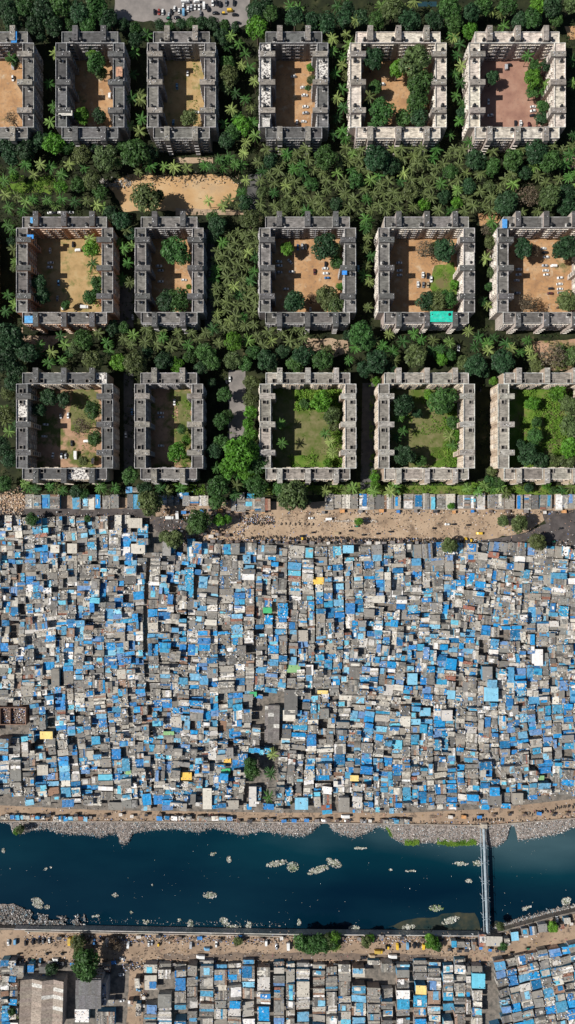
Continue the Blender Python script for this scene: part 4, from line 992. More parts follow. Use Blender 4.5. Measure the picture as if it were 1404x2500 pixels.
# bottom settlement
for (u0, u1, ang, sh) in ((352, 720, 0.0, 0), (724, 1005, 0.0, 0), (1009, 1150, 0.0, 0), (1152, 1184, 0, 0)):
    u = u0
    while u < u1 - 8:
        w_ = min(R(25,36), u1-u); v = 2352 + R(0,14)
        if R(0,1) < .5: add_shack(u+w_/2, v-6, w_*.95, 9, 0, random.choice(('grey','white','blue','grey')), R(2.6,3.2), 'south'); v += 3
        while v < 2545:
            l_ = R(15,24) if R(0,1) < .55 else R(24,40)
            if R(0,1) > .06: add_shack(u+w_/2, v+l_/2, w_*R(.86,1.0), l_*R(.9,.98), R(-.02,.02), pick(u*1.3, v*1.7, .62), place='south', h=R(3,6.5))
            v += l_ + (R(.2,1) if R(0,1) < .7 else R(2,6))
        u += w_ + (R(.5,2) if R(0,1) < .6 else R(3,8))
for i in range(-1, 9):
    for j in range(-1, 9):
        a = .22; x = 1218 + i*27*math.cos(a) + j*21*math.sin(a)*.6 + R(-2,2); y = 2398 - i*27*math.sin(a) + j*22 + R(-2,2)
        if x < 1206 or x > 1470 or y > 2545: continue
        add_shack(x+6, y-20, R(22,29), R(16,24), a + R(-.04,.04), pick(x*1.1, y*1.3, .8), place='southeast', h=R(2.8,5.5))
for (x, y, w_, l_, k, lab) in [(927,2392,32,36,'paleblue','large light blue roof at the right end of the bottom settlement'),(1028,2417,26,22,'yellow','orange-roofed shack at the middle of the bottom settlement'),(1,1,0,0,'',0)][:2]:
    shacks[:] = [s for s in shacks if not (abs(s['px'][0]-x) < w_*.7 and abs(s['px'][1]-y) < l_*.7)]
    if w_ == 32: x, y = 1168, 2395
    shacks[:] = [s for s in shacks if not (abs(s['px'][0]-x) < w_*.7 and abs(s['px'][1]-y) < l_*.7)]
    add_shack(x, y, w_, l_, 0, k, 6, 'south', big=True, slope=.05, label=lab)
# shanties at the river road, at the left bottom corner and at the bend
for (x0, x1, y0, y1, n) in ((0,110,1992,2000,9),(130,215,1996,2002,7),(380,470,1994,2001,5),(480,570,1996,2002,5),(935,1000,2002,2009,5)):
    for i in range(n): add_shack(x0+(x1-x0)*(i+.5)/n, (y0+y1)/2+R(-1,1), (x1-x0)/n*R(.7,.95), R(8,12), R(-.1,.1), random.choice(('grey','grey','white','blue','rust')), R(2.3,3), 'river')
for (x, y, w_, l_, k) in ((1257,2286,18,22,'paleblue'),(1282,2276,16,18,'grey'),(1302,2272,16,20,'white'),(1325,2266,22,20,'grey'),(1238,2300,12,18,'grey'),(1205,2298,42,24,'white'),(1178,2296,16,30,'rust'),(1108,2305,14,16,'blue'),(1125,2306,20,14,'grey'),(1142,2308,10,16,'grey'),(1385,2248,16,14,'white'),(1372,2262,12,12,'rust'),
                          (1158,2310,10,20,'rust')):
    add_shack(x, y, w_, l_, .12 if x > 1215 else 0, k, R(2.8,3.8), 'bend', slope=.04)
for i in range(9):
    for j in range(2):
        add_shack(12+j*20+R(-3,3), 2352+i*19+R(-3,3), R(15,21), R(12,18), R(-.1,.1), random.choice(('grey','white','grey','blue','rust')), R(2.6,4.5), 'corner')
for (x, y, w_, l_, k) in ((45,2372,26,28,'grey'),(106,2368,22,16,'grey'),(118,2392,36,26,'grey'),(75,2365,14,22,'blue'),(262,2363,14,18,'grey'),(270,2448,16,14,'grey'),(200,2480,34,32,'white'),(258,2490,44,40,'grey'),(318,2450,12,14,'grey'),(335,2400,12,24,'grey'),(338,2465,12,30,'white')):
    add_shack(x, y, w_, l_, 0, k, R(3.2,4.6), 'corner', slope=.03)
print('shacks', len(shacks))
def vis(s): return -8 < s['px'][0] < 1412 and s['px'][1] < 2508
shacks.sort(key=lambda s: (0 if s['label'] else 1, 0 if vis(s) else 1, -s['w']*s['l']))
ind, rest_ = shacks[:300], shacks[300:]
PL = {'slum': 'main slum', 'north': 'the row above the dirt road', 'south': 'the bottom settlement', 'southeast': 'the tilted cluster at bottom right', 'river': 'the river road fringe', 'bend': 'the river bend', 'corner': 'the bottom left corner'}
SGRP = {'slum': 'shacks of the main slum', 'north': 'shacks in a row above the dirt road', 'south': 'shacks of the bottom settlement', 'southeast': 'shacks of the tilted cluster', 'river': 'shanties on the river road', 'bend': 'huts at the river bend', 'corner': 'huts in the bottom left corner'}
objs = []
for s in ind:
    t = empty('shack', (s['x'], s['y'], 0)); bw, br, bt, bj = MB(), MB(), MB(), MB()
    shack_geom(bw, br, bt, bj, s, 0, 0)
    bw.obj('wall', ['shwall'], t); br.obj('roof', ['shroof','shclean'], t)
    if bt.f: bt.obj('tarpaulin', ['tarp'], t)
    if bj.f: bj.obj('roof_clutter', ['junk'], t)['kind'] = 'stuff'
    t['px'] = s['px']; t['pl'] = s['place']; t['k'] = s['k']
    if s['label']: tag(t, s['label'], 'shack', SGRP[s['place']]); 
    objs.append(t)
def third(x, a, b): return ('left', 'middle', 'right')[min(2, max(0, int(3*(x-a)/(b-a))))]
groups = {}
for t in objs:
    if 'label' in t: continue
    x, y = t['px']
    if t['pl'] == 'slum':
        v = ('upper', 'middle', 'lower')[min(2, max(0, int(3*(y-1262)/(1985-1262))))]; hz = third(x, 0, 1404)
        z_ = f'{v} {hz} slum' if not (v == 'middle' and hz == 'middle') else 'central slum'
    else: z_ = PL[t['pl']]
    groups.setdefault((z_, t['k']), []).append(t)
for (z_, k), l in groups.items():
    pl = l[0]['pl']; l.sort(key=lambda o: (round(o['px'][1]/22), o['px'][0])); rows = {}
    for o in l: rows.setdefault(round(o['px'][1]/40), []).append(o)
    for ri, key in enumerate(sorted(rows)):
        rw = sorted(rows[key], key=lambda o: o['px'][0])
        for i, o in enumerate(rw):
            s = f'large {CN[k]} roofed shack in {z_}' if pl == 'slum' else f'{CN[k]} roofed shack in {z_}'
            if len(l) > 1: s += f', row {ri+1}' + (f', {ordn(i+1)} from left' if len(rw) > 1 else '')
            tag(o, s, 'shack', SGRP[pl])
for o in objs:
    for k in ('px','pl','k'): del o[k]
mass = MB()
for s in rest_: shack_geom(mass, mass, mass, mass, s, s['x'], s['y'], (0,1,2,3,4))
tag(mass.obj('shacks', ['shwall','shroof','tarp','junk','shclean']), 'tightly packed smaller shacks with patched sheet and tarpaulin roofs', 'slum', kind='stuff')
# litter in the lanes
lt = MB()
for _ in range(5200):
    x, y = R(-20,1424), R(1262,1990)
    X, Y, _z = P(x, y); lt.rbox(X, Y, T1, R(.2,.9), R(.15,.5), R(.1,.5), R(0,3), random.choice(JK))
tag(lt.obj('lane_litter', ['junk']), 'small rubbish lying in the slum lanes', 'litter', kind='stuff')
# ---- larger buildings
def hall(name, x, y, wpx, lpx, h, ang, rc, label, cat, panels, gable=0.6, facade=None, ridge='y'):
    X, Y, _ = P(x, y, h); w, l = wpx/PXM*(HC-h)/HC/2, lpx/PXM*(HC-h)/HC/2
    t = empty(name, (X, Y, 0), ang); tag(t, label, cat)
    b = MB(); b.prism([(-w+.3,-l+.3),(w-.3,-l+.3),(w-.3,l-.3),(-w+.3,l-.3)], 0, h, facade or (.3,.27,.25), top=True); b.obj('wall', ['wall'], t)
    r_ = MB(); n = panels
    for i in range(n):
        if ridge == 'y':
            x0, x1 = -w+2*w*i/n, -w+2*w*(i+1)/n
            up = 1 if i % 2 == 0 else 0; z0, z1 = (h+gable, h+.05) if up else (h+.05, h+gable)
            m_ = int(l/1.2)
            for j in range(m_):
                y0, y1 = -l+2*l*j/m_, -l+2*l*(j+1)/m_; c = jcol(rc, .13)
                if R(0,1) < .12: c = (.62,.6,.55)
                top = [(x0,y0,z0),(x1,y0,z1),(x1,y1,z1),(x0,y1,z0)]; r_.face(top, c)
            for yy in (-l, l): r_.face([(x0,yy,h-.1),(x1,yy,h-.1),(x1,yy,z1),(x0,yy,z0)], rc)
        else:
            y0, y1 = -l+2*l*i/n, -l+2*l*(i+1)/n; up = i % 2; z0, z1 = (h+gable, h+.05) if up else (h+.05, h+gable); m_ = int(w/1.0)
            for j in range(m_):
                x0, x1 = -w+2*w*j/m_, -w+2*w*(j+1)/m_; r_.face([(x0,y0,z0),(x1,y0,z0),(x1,y1,z1),(x0,y1,z1)], jcol(rc,.12))
            for xx in (-w, w): r_.face([(xx,y0,h-.1),(xx,y1,h-.1),(xx,y1,z1),(xx,y0,z0)], rc)
    r_.obj('roof', ['shroof'], t)
    return t, w, l
t, w, l = hall('workshop_shed', 103, 2450, 105, 118, 7, -.03, (.34,.28,.23), 'large sawtooth-roofed workshop shed with translucent roof strips, bottom left', 'shed', 4, 1.6)
t, w, l = hall('hall', 216, 2428, 62, 70, 12, 0, (.17,.165,.165), 'four-storey house with plain grey corrugated roof below the big tree', 'building', 2, .8, (.30,.29,.30), 'x')
WN = window_mesh((.45,.43,.42))
for fl in range(4):
    for k in range(7): child('window', WN, t, (-w+1.6+k*(2*w-3.2)/6, l-.25, 1+fl*2.8), math.pi)
b = MB(); b.box(w-.3, -l+.2, 0, w+2.6, l-4, 9.5, (.3,.3,.32)); 
for k in range(14): b.rbox(R(w,w+2.2), R(-l+1,l-5), 9.5, R(.4,1.2), R(.4,1.2), R(.3,.8), R(0,3), random.choice(JK+[(.6,.6,.6)]))
b.obj('annex', ['wall'], t)
t, w, l = hall('long_hall', 668, 1768, 28, 92, 4.2, -.02, (.19,.175,.165), 'long low grey flat-roofed hall inside the slum above the clearing', 'building', 2, .25)
t, w, l = hall('low_shed', 651, 1765, 9, 84, 3, -.02, (.22,.2,.19), 'narrow lean-to shed along the west side of the long grey hall', 'shed', 1, .3)
t = empty('ruined_house', P(32, 1748, 6)[:2]+(0,)); tag(t, 'roofless brick house filled with rubble at the left edge of the slum', 'ruin')
b = MB(); bc = (.28,.17,.12)
for q in ((-9,-6,9,-5.6),(-9,5.6,9,6),(-9,-5.6,-8.6,5.6),(8.6,-5.6,9,5.6),(-2,-5.6,-1.7,5.6)): b.box(q[0],q[1],0,q[2],q[3],6.5,jcol(bc,.1))
b.obj('wall', ['wall'], t)
b = MB(); b.box(-8.5,-5.5,3,8.5,5.5,4.4,(.16,.12,.1))
for _ in range(240): b.rbox(R(-8.3,8.3), R(-5.3,5.3), 4.4, R(.2,.9), R(.2,.7), R(.1,.6), R(0,3), random.choice(JK+[(.3,.2,.15)]*4))
b.obj('rubble', ['junk'], t)
# ---------------------------------------------------------------- vehicles
random.seed(77)
def loft(secs, m=0, b=None, col=(1,1,1), cap=True):
    """secs: (x, half width low, half width high, z low, z high) cross-sections along x"""
    b = b or MB(); rings = []
    for x, wl, wh, z0, z1 in secs: rings.append([(x,-wl,z0),(x,wl,z0),(x,wl,z0+(z1-z0)*.55),(x,wh,z1),(x,-wh,z1),(x,-wl,z0+(z1-z0)*.55)])
    for p, q in zip(rings, rings[1:]):
        for k in range(6): b.face([p[k], p[(k+1)%6], q[(k+1)%6], q[k]], col, m)
    if cap: b.face(list(rings[0]), col, m); b.face(list(reversed(rings[-1])), col, m)
    return b
def wheel(r=.31, w=.2):
    b = MB(); n = 12
    for s, m in ((1,0),):
        A = [(r*math.cos(t*2*math.pi/n), -w/2, r+r*math.sin(t*2*math.pi/n)) for t in range(n)]; B = [(x, w/2, z) for x, _, z in A]
        for k in range(n): b.face([A[k],B[k],B[(k+1)%n],A[(k+1)%n]])
        b.face(A, m=0); b.face(list(reversed(B)), m=0)
    return b.mesh('wheel', ['tyre'])
WH = wheel(); WB = wheel(.42,.26); WS = wheel(.22,.12)
car_body = loft([(-2.05,.62,.6,.35,.72),(-1.9,.78,.72,.22,.85),(-1.2,.82,.76,.2,.9),(0,.84,.78,.2,.9),(1.0,.84,.76,.2,.9),(1.75,.8,.68,.22,.76),(2.05,.62,.56,.32,.6)]).mesh('body', ['paint'])
car_glass = loft([(-1.75,.70,.62,.84,.9),(-1.2,.73,.58,.84,1.36),(.35,.73,.58,.84,1.38),(1.05,.70,.6,.82,.92)]).mesh('window_glass', ['glass'])
car_roof = loft([(-1.2,.6,.55,1.34,1.42),(-.4,.62,.58,1.38,1.47),(.3,.6,.55,1.36,1.44)]).mesh('roof', ['paint'])
b = MB(); b.box(0,-.14,0,.06,.14,.12,(.8,.8,.75)); HL = b.mesh('headlight', ['junk'])
van_body = loft([(-2.1,.82,.78,.3,1.75),(-2.0,.86,.8,.25,1.9),(.9,.86,.8,.25,1.92),(1.5,.84,.74,.25,1.5),(1.75,.82,.7,.25,1.0),(2.1,.74,.66,.3,.85)]).mesh('body', ['paint'])
van_glass = loft([(1.0,.76,.7,1.3,1.86),(1.66,.72,.64,1.05,1.2)]).mesh('window_glass', ['glass'])
truck_bed = MB(); truck_bed.box(-3.0,-1.05,.7,1.1,1.05,.85,(1,1,1)); 
for q in ((-3.0,-1.05,1.1,-.97),(-3.0,.97,1.1,1.05),(-3.0,-.97,-2.92,.97),(1.02,-.97,1.1,.97)): truck_bed.box(q[0],q[1],.85,q[2],q[3],2.3,(1,1,1))
truck_bed = truck_bed.mesh('cargo_box', ['paint'])
b = MB(); b.box(-2.95,-1.0,2.25,1.05,1.0,2.4,(1,1,1)); truck_top = b.mesh('cargo_cover', ['paint'])
truck_cab = loft([(1.2,1.0,.95,.5,2.1),(2.3,1.0,.9,.5,2.05),(2.9,.95,.85,.5,1.3)]).mesh('cab', ['paint'])
truck_glass = loft([(2.36,.88,.8,1.35,1.95),(2.8,.85,.8,1.28,1.36)]).mesh('window_glass', ['glass'])
rk_body = loft([(-1.3,.6,.6,.35,.95),(-.4,.65,.62,.3,.9),(.6,.6,.5,.3,.85),(1.3,.3,.22,.35,.95)]).mesh('body', ['paint'])
rk_top = loft([(-1.25,.62,.5,1.3,1.66),(-.3,.66,.56,1.5,1.74),(.65,.58,.46,1.4,1.62)]).mesh('canopy', ['paint'])
b = MB(); b.box(-1.2,-.6,.9,-1.14,.6,1.4,(.05,.05,.05)); b.box(.6,-.55,.8,.64,-.5,1.5,(.05,.05,.05)); b.box(.6,.5,.8,.64,.55,1.5,(.05,.05,.05)); rk_fr = b.mesh('frame', ['junk'])
GRPV = 'vehicles parked and driving around the settlement'
def wheels(t, pos, me):
    for x, y in pos: child('wheel', me, t, (x, y, 0))
VC = {'white': (.78,.78,.76), 'silver': (.42,.43,.45), 'black': (.02,.02,.024), 'blue': (.05,.16,.36), 'red': (.30,.05,.04), 'maroon': (.10,.03,.03), 'grey': (.16,.165,.175), 'tan': (.42,.32,.2), 'yellow': (.72,.46,.05), 'lightblue': (.16,.36,.55), 'green': (.03,.16,.10)}
def vehicle(kind, x, y, ang, c):
    X, Y, _ = P(x, y, 1); t = empty({'car':'parked_car','van':'van','truck':'truck','rickshaw':'auto_rickshaw'}[kind], (X, Y, T4+.02), ang); pc = VC[c] + (1,)
    if kind == 'car':
        s = R(.92,1.08); t.scale = (s, s*.98, s*R(.95,1.1))
        child('body', car_body, t, color=pc); child('window_glass', car_glass, t); child('roof', car_roof, t, color=pc)
        wheels(t, ((-1.25,-.76),(-1.25,.76),(1.3,-.76),(1.3,.76)), WH)
        for s in (-1, 1): child('headlight', HL, t, (1.98, s*.42, .5))
    elif kind == 'van':
        child('body', van_body, t, color=pc); child('window_glass', van_glass, t); wheels(t, ((-1.3,-.8),(-1.3,.8),(1.3,-.8),(1.3,.8)), WH)
    elif kind == 'truck':
        child('cargo_box', truck_bed, t, color=pc); child('cab', truck_cab, t, color=pc); child('window_glass', truck_glass, t)
        child('cargo_cover', truck_top, t, color=(.7,.7,.68,1) if c != 'yellow' else (.5,.35,.08,1)); wheels(t, ((-2,-.9),(-2,.9),(2,-.9),(2,.9)), WB)
    else:
        child('body', rk_body, t, color=(.02,.03,.025,1)); child('canopy', rk_top, t, color=pc); child('frame', rk_fr, t); wheels(t, ((-.8,-.5),(-.8,.5),(1.05,0)), WS)
    t['px'] = (x, y); t['ds'] = c; t['vk'] = kind; return t
def parkset(lst, place):
    """lst: (kind letter, x, y, angle h/v/number, colour)"""
    K = {'c':'car','v':'van','t':'truck','r':'rickshaw'}; g = {}
    for k, x, y, a, c in lst:
        ang = {'h': 0, 'v': math.pi/2}.get(a, a) + R(-.06,.06) + (math.pi if R(0,1) < .5 else 0)
        o = vehicle(K[k], x, y, ang, c); g.setdefault((K[k], c), []).append(o)
    for (k, c), l in g.items():
        l.sort(key=lambda o: (o['px'][0])); cn = {'lightblue':'light blue'}.get(c, c); kn = {'rickshaw':'auto rickshaw'}.get(k, k)
        spany = max(o['px'][1] for o in l) - min(o['px'][1] for o in l); spanx = l[-1]['px'][0]-l[0]['px'][0]
        if spany > spanx: l.sort(key=lambda o: o['px'][1])
        for i, o in enumerate(l):
            s = f'{cn} {kn} {place}' if k != 'rickshaw' else f'{kn} with {cn} canopy {place}'
            if len(l) > 1: s += f', {ordn(i+1)} from ' + ('top' if spany > spanx else 'left')
            tag(o, s, kn, GRPV)
            for q in ('px','ds','vk'): del o[q]
parkset([('c',377,28,'v','black'),('c',388,28,'v','red'),('c',397,28,'v','white'),('c',426,20,'v','white'),('c',437,26,'v','white'),('c',447,14,'v','white'),('v',448,30,'v','lightblue'),('c',459,21,'v','white'),('c',467,17,'v','silver'),('t',453,4,'h','white'),
 ('c',476,16,'v','white'),('c',486,17,'v','white'),('v',498,14,'v','white'),('v',480,3,'h','white'),('c',508,20,'v','black'),('c',418,28,'v','black'),('c',519,6,'v','white'),('c',529,6,'v','black'),('c',537,9,'v','black'),('c',552,6,'v','grey'),('c',571,6,'v','black'),
 ('v',562,25,'h','yellow'),('r',545,32,'h','yellow'),('c',574,35,'h','black'),('c',526,31,'h','black'),('c',432,42,'h','black'),('c',412,36,'v','silver'),('c',490,32,'v','grey'),('c',580,55,'h','black'),('r',410,45,'h','green')], 'in the car park at the top')
parkset([('c',31,190,'v','white'),('v',32,12+150,'v','silver')], 'in the top left court')
parkset([('v',268,233,'v','white')], 'beside the terracotta shelter')
parkset([('c',458,178,'v','white'),('c',432,210,'v','lightblue'),('c',423,298,'v','lightblue'),('c',479,273,'h','white')], 'in the court below the car park')
parkset([('c',717,186,'h','silver'),('c',740,213,'h','white'),('c',744,232,'h','white'),('c',746,260,'h','white'),('c',746,275,'h','silver'),('c',725,299,'v','white'),('c',742,296,'h','white')], 'in the mosaic-roof court')
parkset([('c',933,205,'h','white')], 'under the trees of the cream court')
parkset([('v',1236,163,'v','silver'),('c',1243,158,'h','black'),('c',1302,260,'h','white'),('c',1302,270,'h','white'),('c',1301,281,'h','black'),('c',1272,300,'v','white'),('c',1259,300,'v','black'),('c',1193,247,'v','white'),('c',1198,281,'h','white'),('c',1292,304,'v','maroon')], 'in the reddish-brown court')
parkset([('c',122,611,'v','white'),('c',123,641,'h','white'),('c',121,652,'h','white'),('c',143,690,'v','lightblue'),('c',178,596,'v','black'),('v',190,611,'h','white'),('v',158,752,.5,'white'),('t',208,750,'h','white'),('c',140,728,'v','silver')], 'in the dry straw-coloured court')
parkset([('c',122,519,'h','white'),('c',148,519,'h','white'),('c',161,519,'h','silver'),('c',173,518,'h','white'),('c',133,519,'h','black')], 'behind the orange block')
parkset([('c',388,649,'h','white'),('c',392,660,'h','silver'),('c',392,687,'h','white'),('c',449,683,'h','white')], 'in the narrow second-row court')
parkset([('c',708,638,-.9,'white'),('c',712,663,'h','white'),('c',794,655,'h','white'),('c',796,667,'h','white'),('c',799,678,'h','blue'),('c',768,663,'v','maroon'),('c',795,645,'v','black'),('c',727,603,'v','blue'),('c',738,601,'v','silver'),('c',747,602,'v','black'),('c',681,638,'h','white'),
 ('c',682,648,'h','white'),('c',682,664,'h','silver'),('c',698,705,'h','white'),('c',758,756,'v','white')], 'in the court with the blue awning')
parkset([('c',975,641,'h','white'),('c',976,660,'h','white'),('c',976,671,'h','white'),('c',1033,671,'v','white'),('c',1045,673,'v','black'),('c',1053,681,'v','white'),('c',1021,694,'v','white'),('c',1034,695,'v','grey'),('c',1045,695,'v','tan')], 'in the court above the turquoise net')
parkset([('c',1328,606,'h','white'),('c',1331,616,'h','black'),('c',1334,627,'h','white'),('c',1331,648,'h','silver'),('v',1352,649,'h','white'),('c',1333,660,'h','white'),('c',1334,670,'h','white'),('c',1368,678,'h','white'),('c',1367,693,'h','white'),('c',1368,705,'h','white'),('c',1346,704,'h','black'),('c',1344,716,'h','maroon'),
 ('c',1267,657,'h','white'),('c',1267,670,'h','white'),('c',1262,684,'h','white'),('c',1264,715,'h','silver'),('c',1369,714,'h','silver')], 'in the court at the right edge')
parkset([('c',111,1036,'h','white'),('c',108,1065,'h','white'),('c',129,1112,'v','white'),('c',150,1113,'v','white'),('c',160,1113,'v','silver'),('c',166,1014,'v','white'),('t',185,1112,'v','white'),('v',227,1125,'v','white'),('v',211,1077,'h','white'),('c',175,1082,'v','black'),('c',148,1015,'v','silver')], 'in the patchy lower left court')
parkset([('c',426,982,'v','white'),('c',392,1008,'h','white'),('c',393,1018,'h','silver'),('c',393,1088,'h','white')], 'in the narrow lowest court')
parkset([('c',307,1061,'v','white'),('c',322,1005,'v','blue'),('c',561,925,'v','white'),('c',1120,850,'v','white'),('c',1173,950,'v','black'),('c',875,655,'v','lightblue'),('c',324,774,'v','silver'),('c',553,930,'v','black'),('c',512,670,'v','grey')], 'on a shaded lane between blocks')
parkset([('c',760,1265,'h','white'),('v',803,1267,'h','white'),('t',433,1257,'v','white'),('t',415,1264,'h','white'),('c',1093,1280,'h','white'),('v',823,1302,'h','tan'),('v',1170,1302,'h','yellow'),('r',738,1316,'v','yellow'),('c',739,1309,'h','black'),('r',765,1300,'h','black'),('r',856,1296,'h','black'),('r',923,1303,'h','black'),('r',953,1298,'h','black'),
 ('r',870,1285,'h','green'),('r',1060,1290,'h','black'),('r',1107,1280,'h','black'),('r',1142,1282,'h','black'),('r',887,1306,'h','black'),('v',1137,1319,'v','yellow'),('r',1150,1318,'v','yellow'),('r',140,1250,'h','black'),('c',1150,1325,'v','grey'),('r',1370,1290,'h','black'),('r',1330,1318,'v','black'),('r',1350,1322,'h','green')], 'on the dirt road')
parkset([('v',791,2002,'h','white'),('t',843,1992,'h','white'),('c',848,2004,'h','white'),('c',888,2006,'h','silver'),('c',712,2001,'h','grey')], 'on the riverside road above the rubbish')
parkset([('v',37,2300,'v','lightblue'),('c',120,2296,'v','white'),('t',263,2300,'v','white'),('v',255,2304,'v','tan'),('v',313,2306,'v','white'),('c',363,2305,'v','white'),('c',371,2302,'v','silver'),('r',387,2307,'v','yellow'),('v',466,2307,'v','silver'),('c',528,2306,'v','white'),('v',650,2303,'v','white'),('t',704,2310,'v','white'),
 ('c',298,2340,'h','white'),('t',490,2334,'h','white'),('v',135,2342,'h','white'),('c',296,2380,'h','white'),('c',297,2443,'h','white'),('c',337,2405,'h','white'),('c',339,2417,'h','lightblue'),('v',505,2316,'h','lightblue'),('t',958,2333,'h','white'),('t',925,2322,'h','yellow'),('v',970,2310,'v','yellow'),('v',995,2309,'v','lightblue'),
 ('r',948,2312,'v','yellow'),('c',1012,2309,'v','black'),('c',1022,2309,'v','black'),('v',1034,2312,'v','yellow'),('c',888,2338,'h','black'),('v',908,2333,'h','tan'),('r',943,2296+15,'v','black'),('t',170,2298,'v','yellow'),('v',178,2294,'v','yellow'),('c',230,2300,'v','blue'),('c',20,2302,'v','white'),('c',80,2300,'v','black'),
 ('c',95,2298,'v','black'),('c',105,2298,'v','grey'),('c',55,2350,'v','grey'),('c',70,2347,'v','black'),('c',80,2350,'v','green'),('c',98,2348,'v','lightblue'),('c',62,2303,'v','black'),('c',675,2312,'v','silver'),('r',115,2328,'h','black'),('r',152,2328,'h','black'),('r',45,2330,'h','black'),('c',268,2372,'v','black'),('r',1100,2318,'h','black'),
 ('c',1360,2245,'v','white'),('c',1392,2240,'v','black'),('r',1250,2327,'h','black'),('r',1290,2315,'h','green')], 'on the south bank')
# motorcycles: one built with its parts, the rest copied
def moto():
    t = empty('motorcycle'); 
    for x in (-.62, .62):
        w_ = child('wheel', wheel(.3,.1), t, (x,0,0))
    b = loft([(-.55,.12,.1,.45,.62),(0,.16,.12,.35,.78),(.35,.17,.1,.45,.95),(.5,.06,.05,.5,.85)]); child('body', b.mesh('body', ['paint']), t, color=(.03,.03,.035,1))
    b = MB(); b.box(-.75,-.14,.74,.1,.14,.84,(.02,.02,.02)); child('seat', b.mesh('seat', ['junk']), t)
    b = MB(); b.tube([(.38,-.36,1.05),(.45,0,.98),(.38,.36,1.05)], .025, 5, (.2,.2,.2)); b.tube([(.62,0,.3),(.45,0,.98)], .03, 5, (.3,.3,.3)); child('handlebar', b.mesh('handlebar', ['junk']), t)
    return t
m0 = moto(); MG = 'motorcycles parked along the roads'; first = [True]
def motos(spots, place):
    row = []
    for x, y, a in spots:
        t = m0 if first[0] else dup(m0); first[0] = False
        X, Y, _ = P(x, y); t.location = (X, Y, T4+.02); t.rotation_euler.z = a; s = R(1.0,1.25); t.scale = (s,s,s)
        t.children[2 if len(t.children) > 2 else 0].color = (*random.choice(((.02,.02,.025),(.02,.02,.025),(.2,.03,.03),(.05,.08,.2),(.3,.3,.32))), 1)
        row.append((x, t))
    row.sort(key=lambda q: q[0])
    for i, (x, t) in enumerate(row): tag(t, f'dark motorcycle {place}, {ordn(i+1)} from left', 'motorcycle', MG)
def line(x0, x1, y, n, jy=2.5, a=math.pi/2): return [(x0+(x1-x0)*(i+.5)/n + R(-1.5,1.5), (y(x0+(x1-x0)*(i+.5)/n) if callable(y) else y) + R(-jy,jy), a+R(-.3,.3)) for i in range(n)]
motos(line(610,700,1312,18), 'on the slum side of the dirt road, west part')
motos(line(705,860,1314,34), 'on the slum side of the dirt road, middle')
motos(line(865,1110,1317,46), 'on the slum side of the dirt road, east')
motos(line(1190,1390,1325,16,5), 'beside the right asphalt road')
motos(line(600,670,1277,12), 'by the heap on the dirt road'); motos(line(680,770,1279,8,1), 'in the middle of the dirt road')
motos(line(0,60,1262,8,5), 'at the left end of the asphalt lane')
motos(line(1150,1230,2000,12,1.5), 'near the pipe bridge head'); motos(line(1285,1404,lambda x: 1988-(x-1285)*.2,22,4), 'on the river road at right')
motos(line(400,700,2349,30,1.5), 'along the south road, west of centre'); motos(line(700,980,2350,30,1.5), 'along the south road, east of centre')
motos(line(20,210,1997,14,2), 'on the river road at left'); motos(line(75,130,2298,6,3), 'parked on the south bank at left'); motos(line(1210,1404,lambda x: 2345-(x-1210)*.2,14,2), 'below the river bend')
motos(line(1000,1050,2306,5,4), 'beside the parked yellow van')
# ---------------------------------------------------------------- people
def person_mesh(step, arm, shirt, trouser):
    me = D.meshes.new('person')
    v = [(0,0,.95),(0,0,1.2),(0,0,1.42),(0,0,1.55),(.01,0,1.68),(0,.1,.9),(step*.5,.11,.5),(step*.55-.05,.11,.08),(step*.55+.12,.11,.04),(0,-.1,.9),(-step*.35,-.11,.5),(-step*.8,-.11,.1),(-step*.8+.15,-.11,.04),
         (0,.19,1.4),(-arm*.3,.25,1.12),(arm*.1-.1,.26,.88),(0,-.19,1.4),(arm*.3,-.25,1.12),(arm*.6,-.24,.92)]
    e = [(0,1),(1,2),(2,3),(3,4),(0,5),(5,6),(6,7),(7,8),(0,9),(9,10),(10,11),(11,12),(2,13),(13,14),(14,15),(2,16),(16,17),(17,18)]
    r = [.14,.13,.15,.055,.10,.09,.07,.045,.035,.09,.07,.045,.035,.065,.045,.032,.065,.045,.032]
    me.from_pydata(v, e, []); o = D.objects.new('tmp', me); COL.objects.link(o); md = o.modifiers.new('s', 'SKIN')
    for i, q in enumerate(me.skin_vertices[0].data): q.radius = (r[i], r[i]*(1.25 if i in (1,2) else 1)); q.use_root = (i == 0)
    o.modifiers.new('u', 'SUBSURF').levels = 1
    dg = bpy.context.evaluated_depsgraph_get(); m2 = D.meshes.new_from_object(o.evaluated_get(dg)); D.objects.remove(o)
    m2.name = 'person'
    for k, c in (('sh', shirt), ('tr', trouser), ('sk', (.16,.08,.05)), ('ha', (.01,.01,.01))):
        key = 'p' + k + str(c)
        if key not in M: M[key] = plain('cloth', c, .8, .1)
        m2.materials.append(M[key])
    for p in m2.polygons:
        z = sum(m2.vertices[i].co.z for i in p.vertices)/len(p.vertices); y = abs(sum(m2.vertices[i].co.y for i in p.vertices)/len(p.vertices))
        p.material_index = 3 if z > 1.66 else (2 if z > 1.5 or (y > .2 and z < 1.15) or z < .07 else (0 if z > .93 else 1))
        p.use_smooth = True
    return m2
SHN = [('white shirt',(.7,.7,.68)),('red shirt',(.5,.06,.05)),('blue shirt',(.08,.18,.45)),('dark clothes',(.03,.03,.04)),('yellow clothes',(.6,.4,.06)),('pink clothes',(.6,.2,.3)),('green clothes',(.06,.25,.12))]
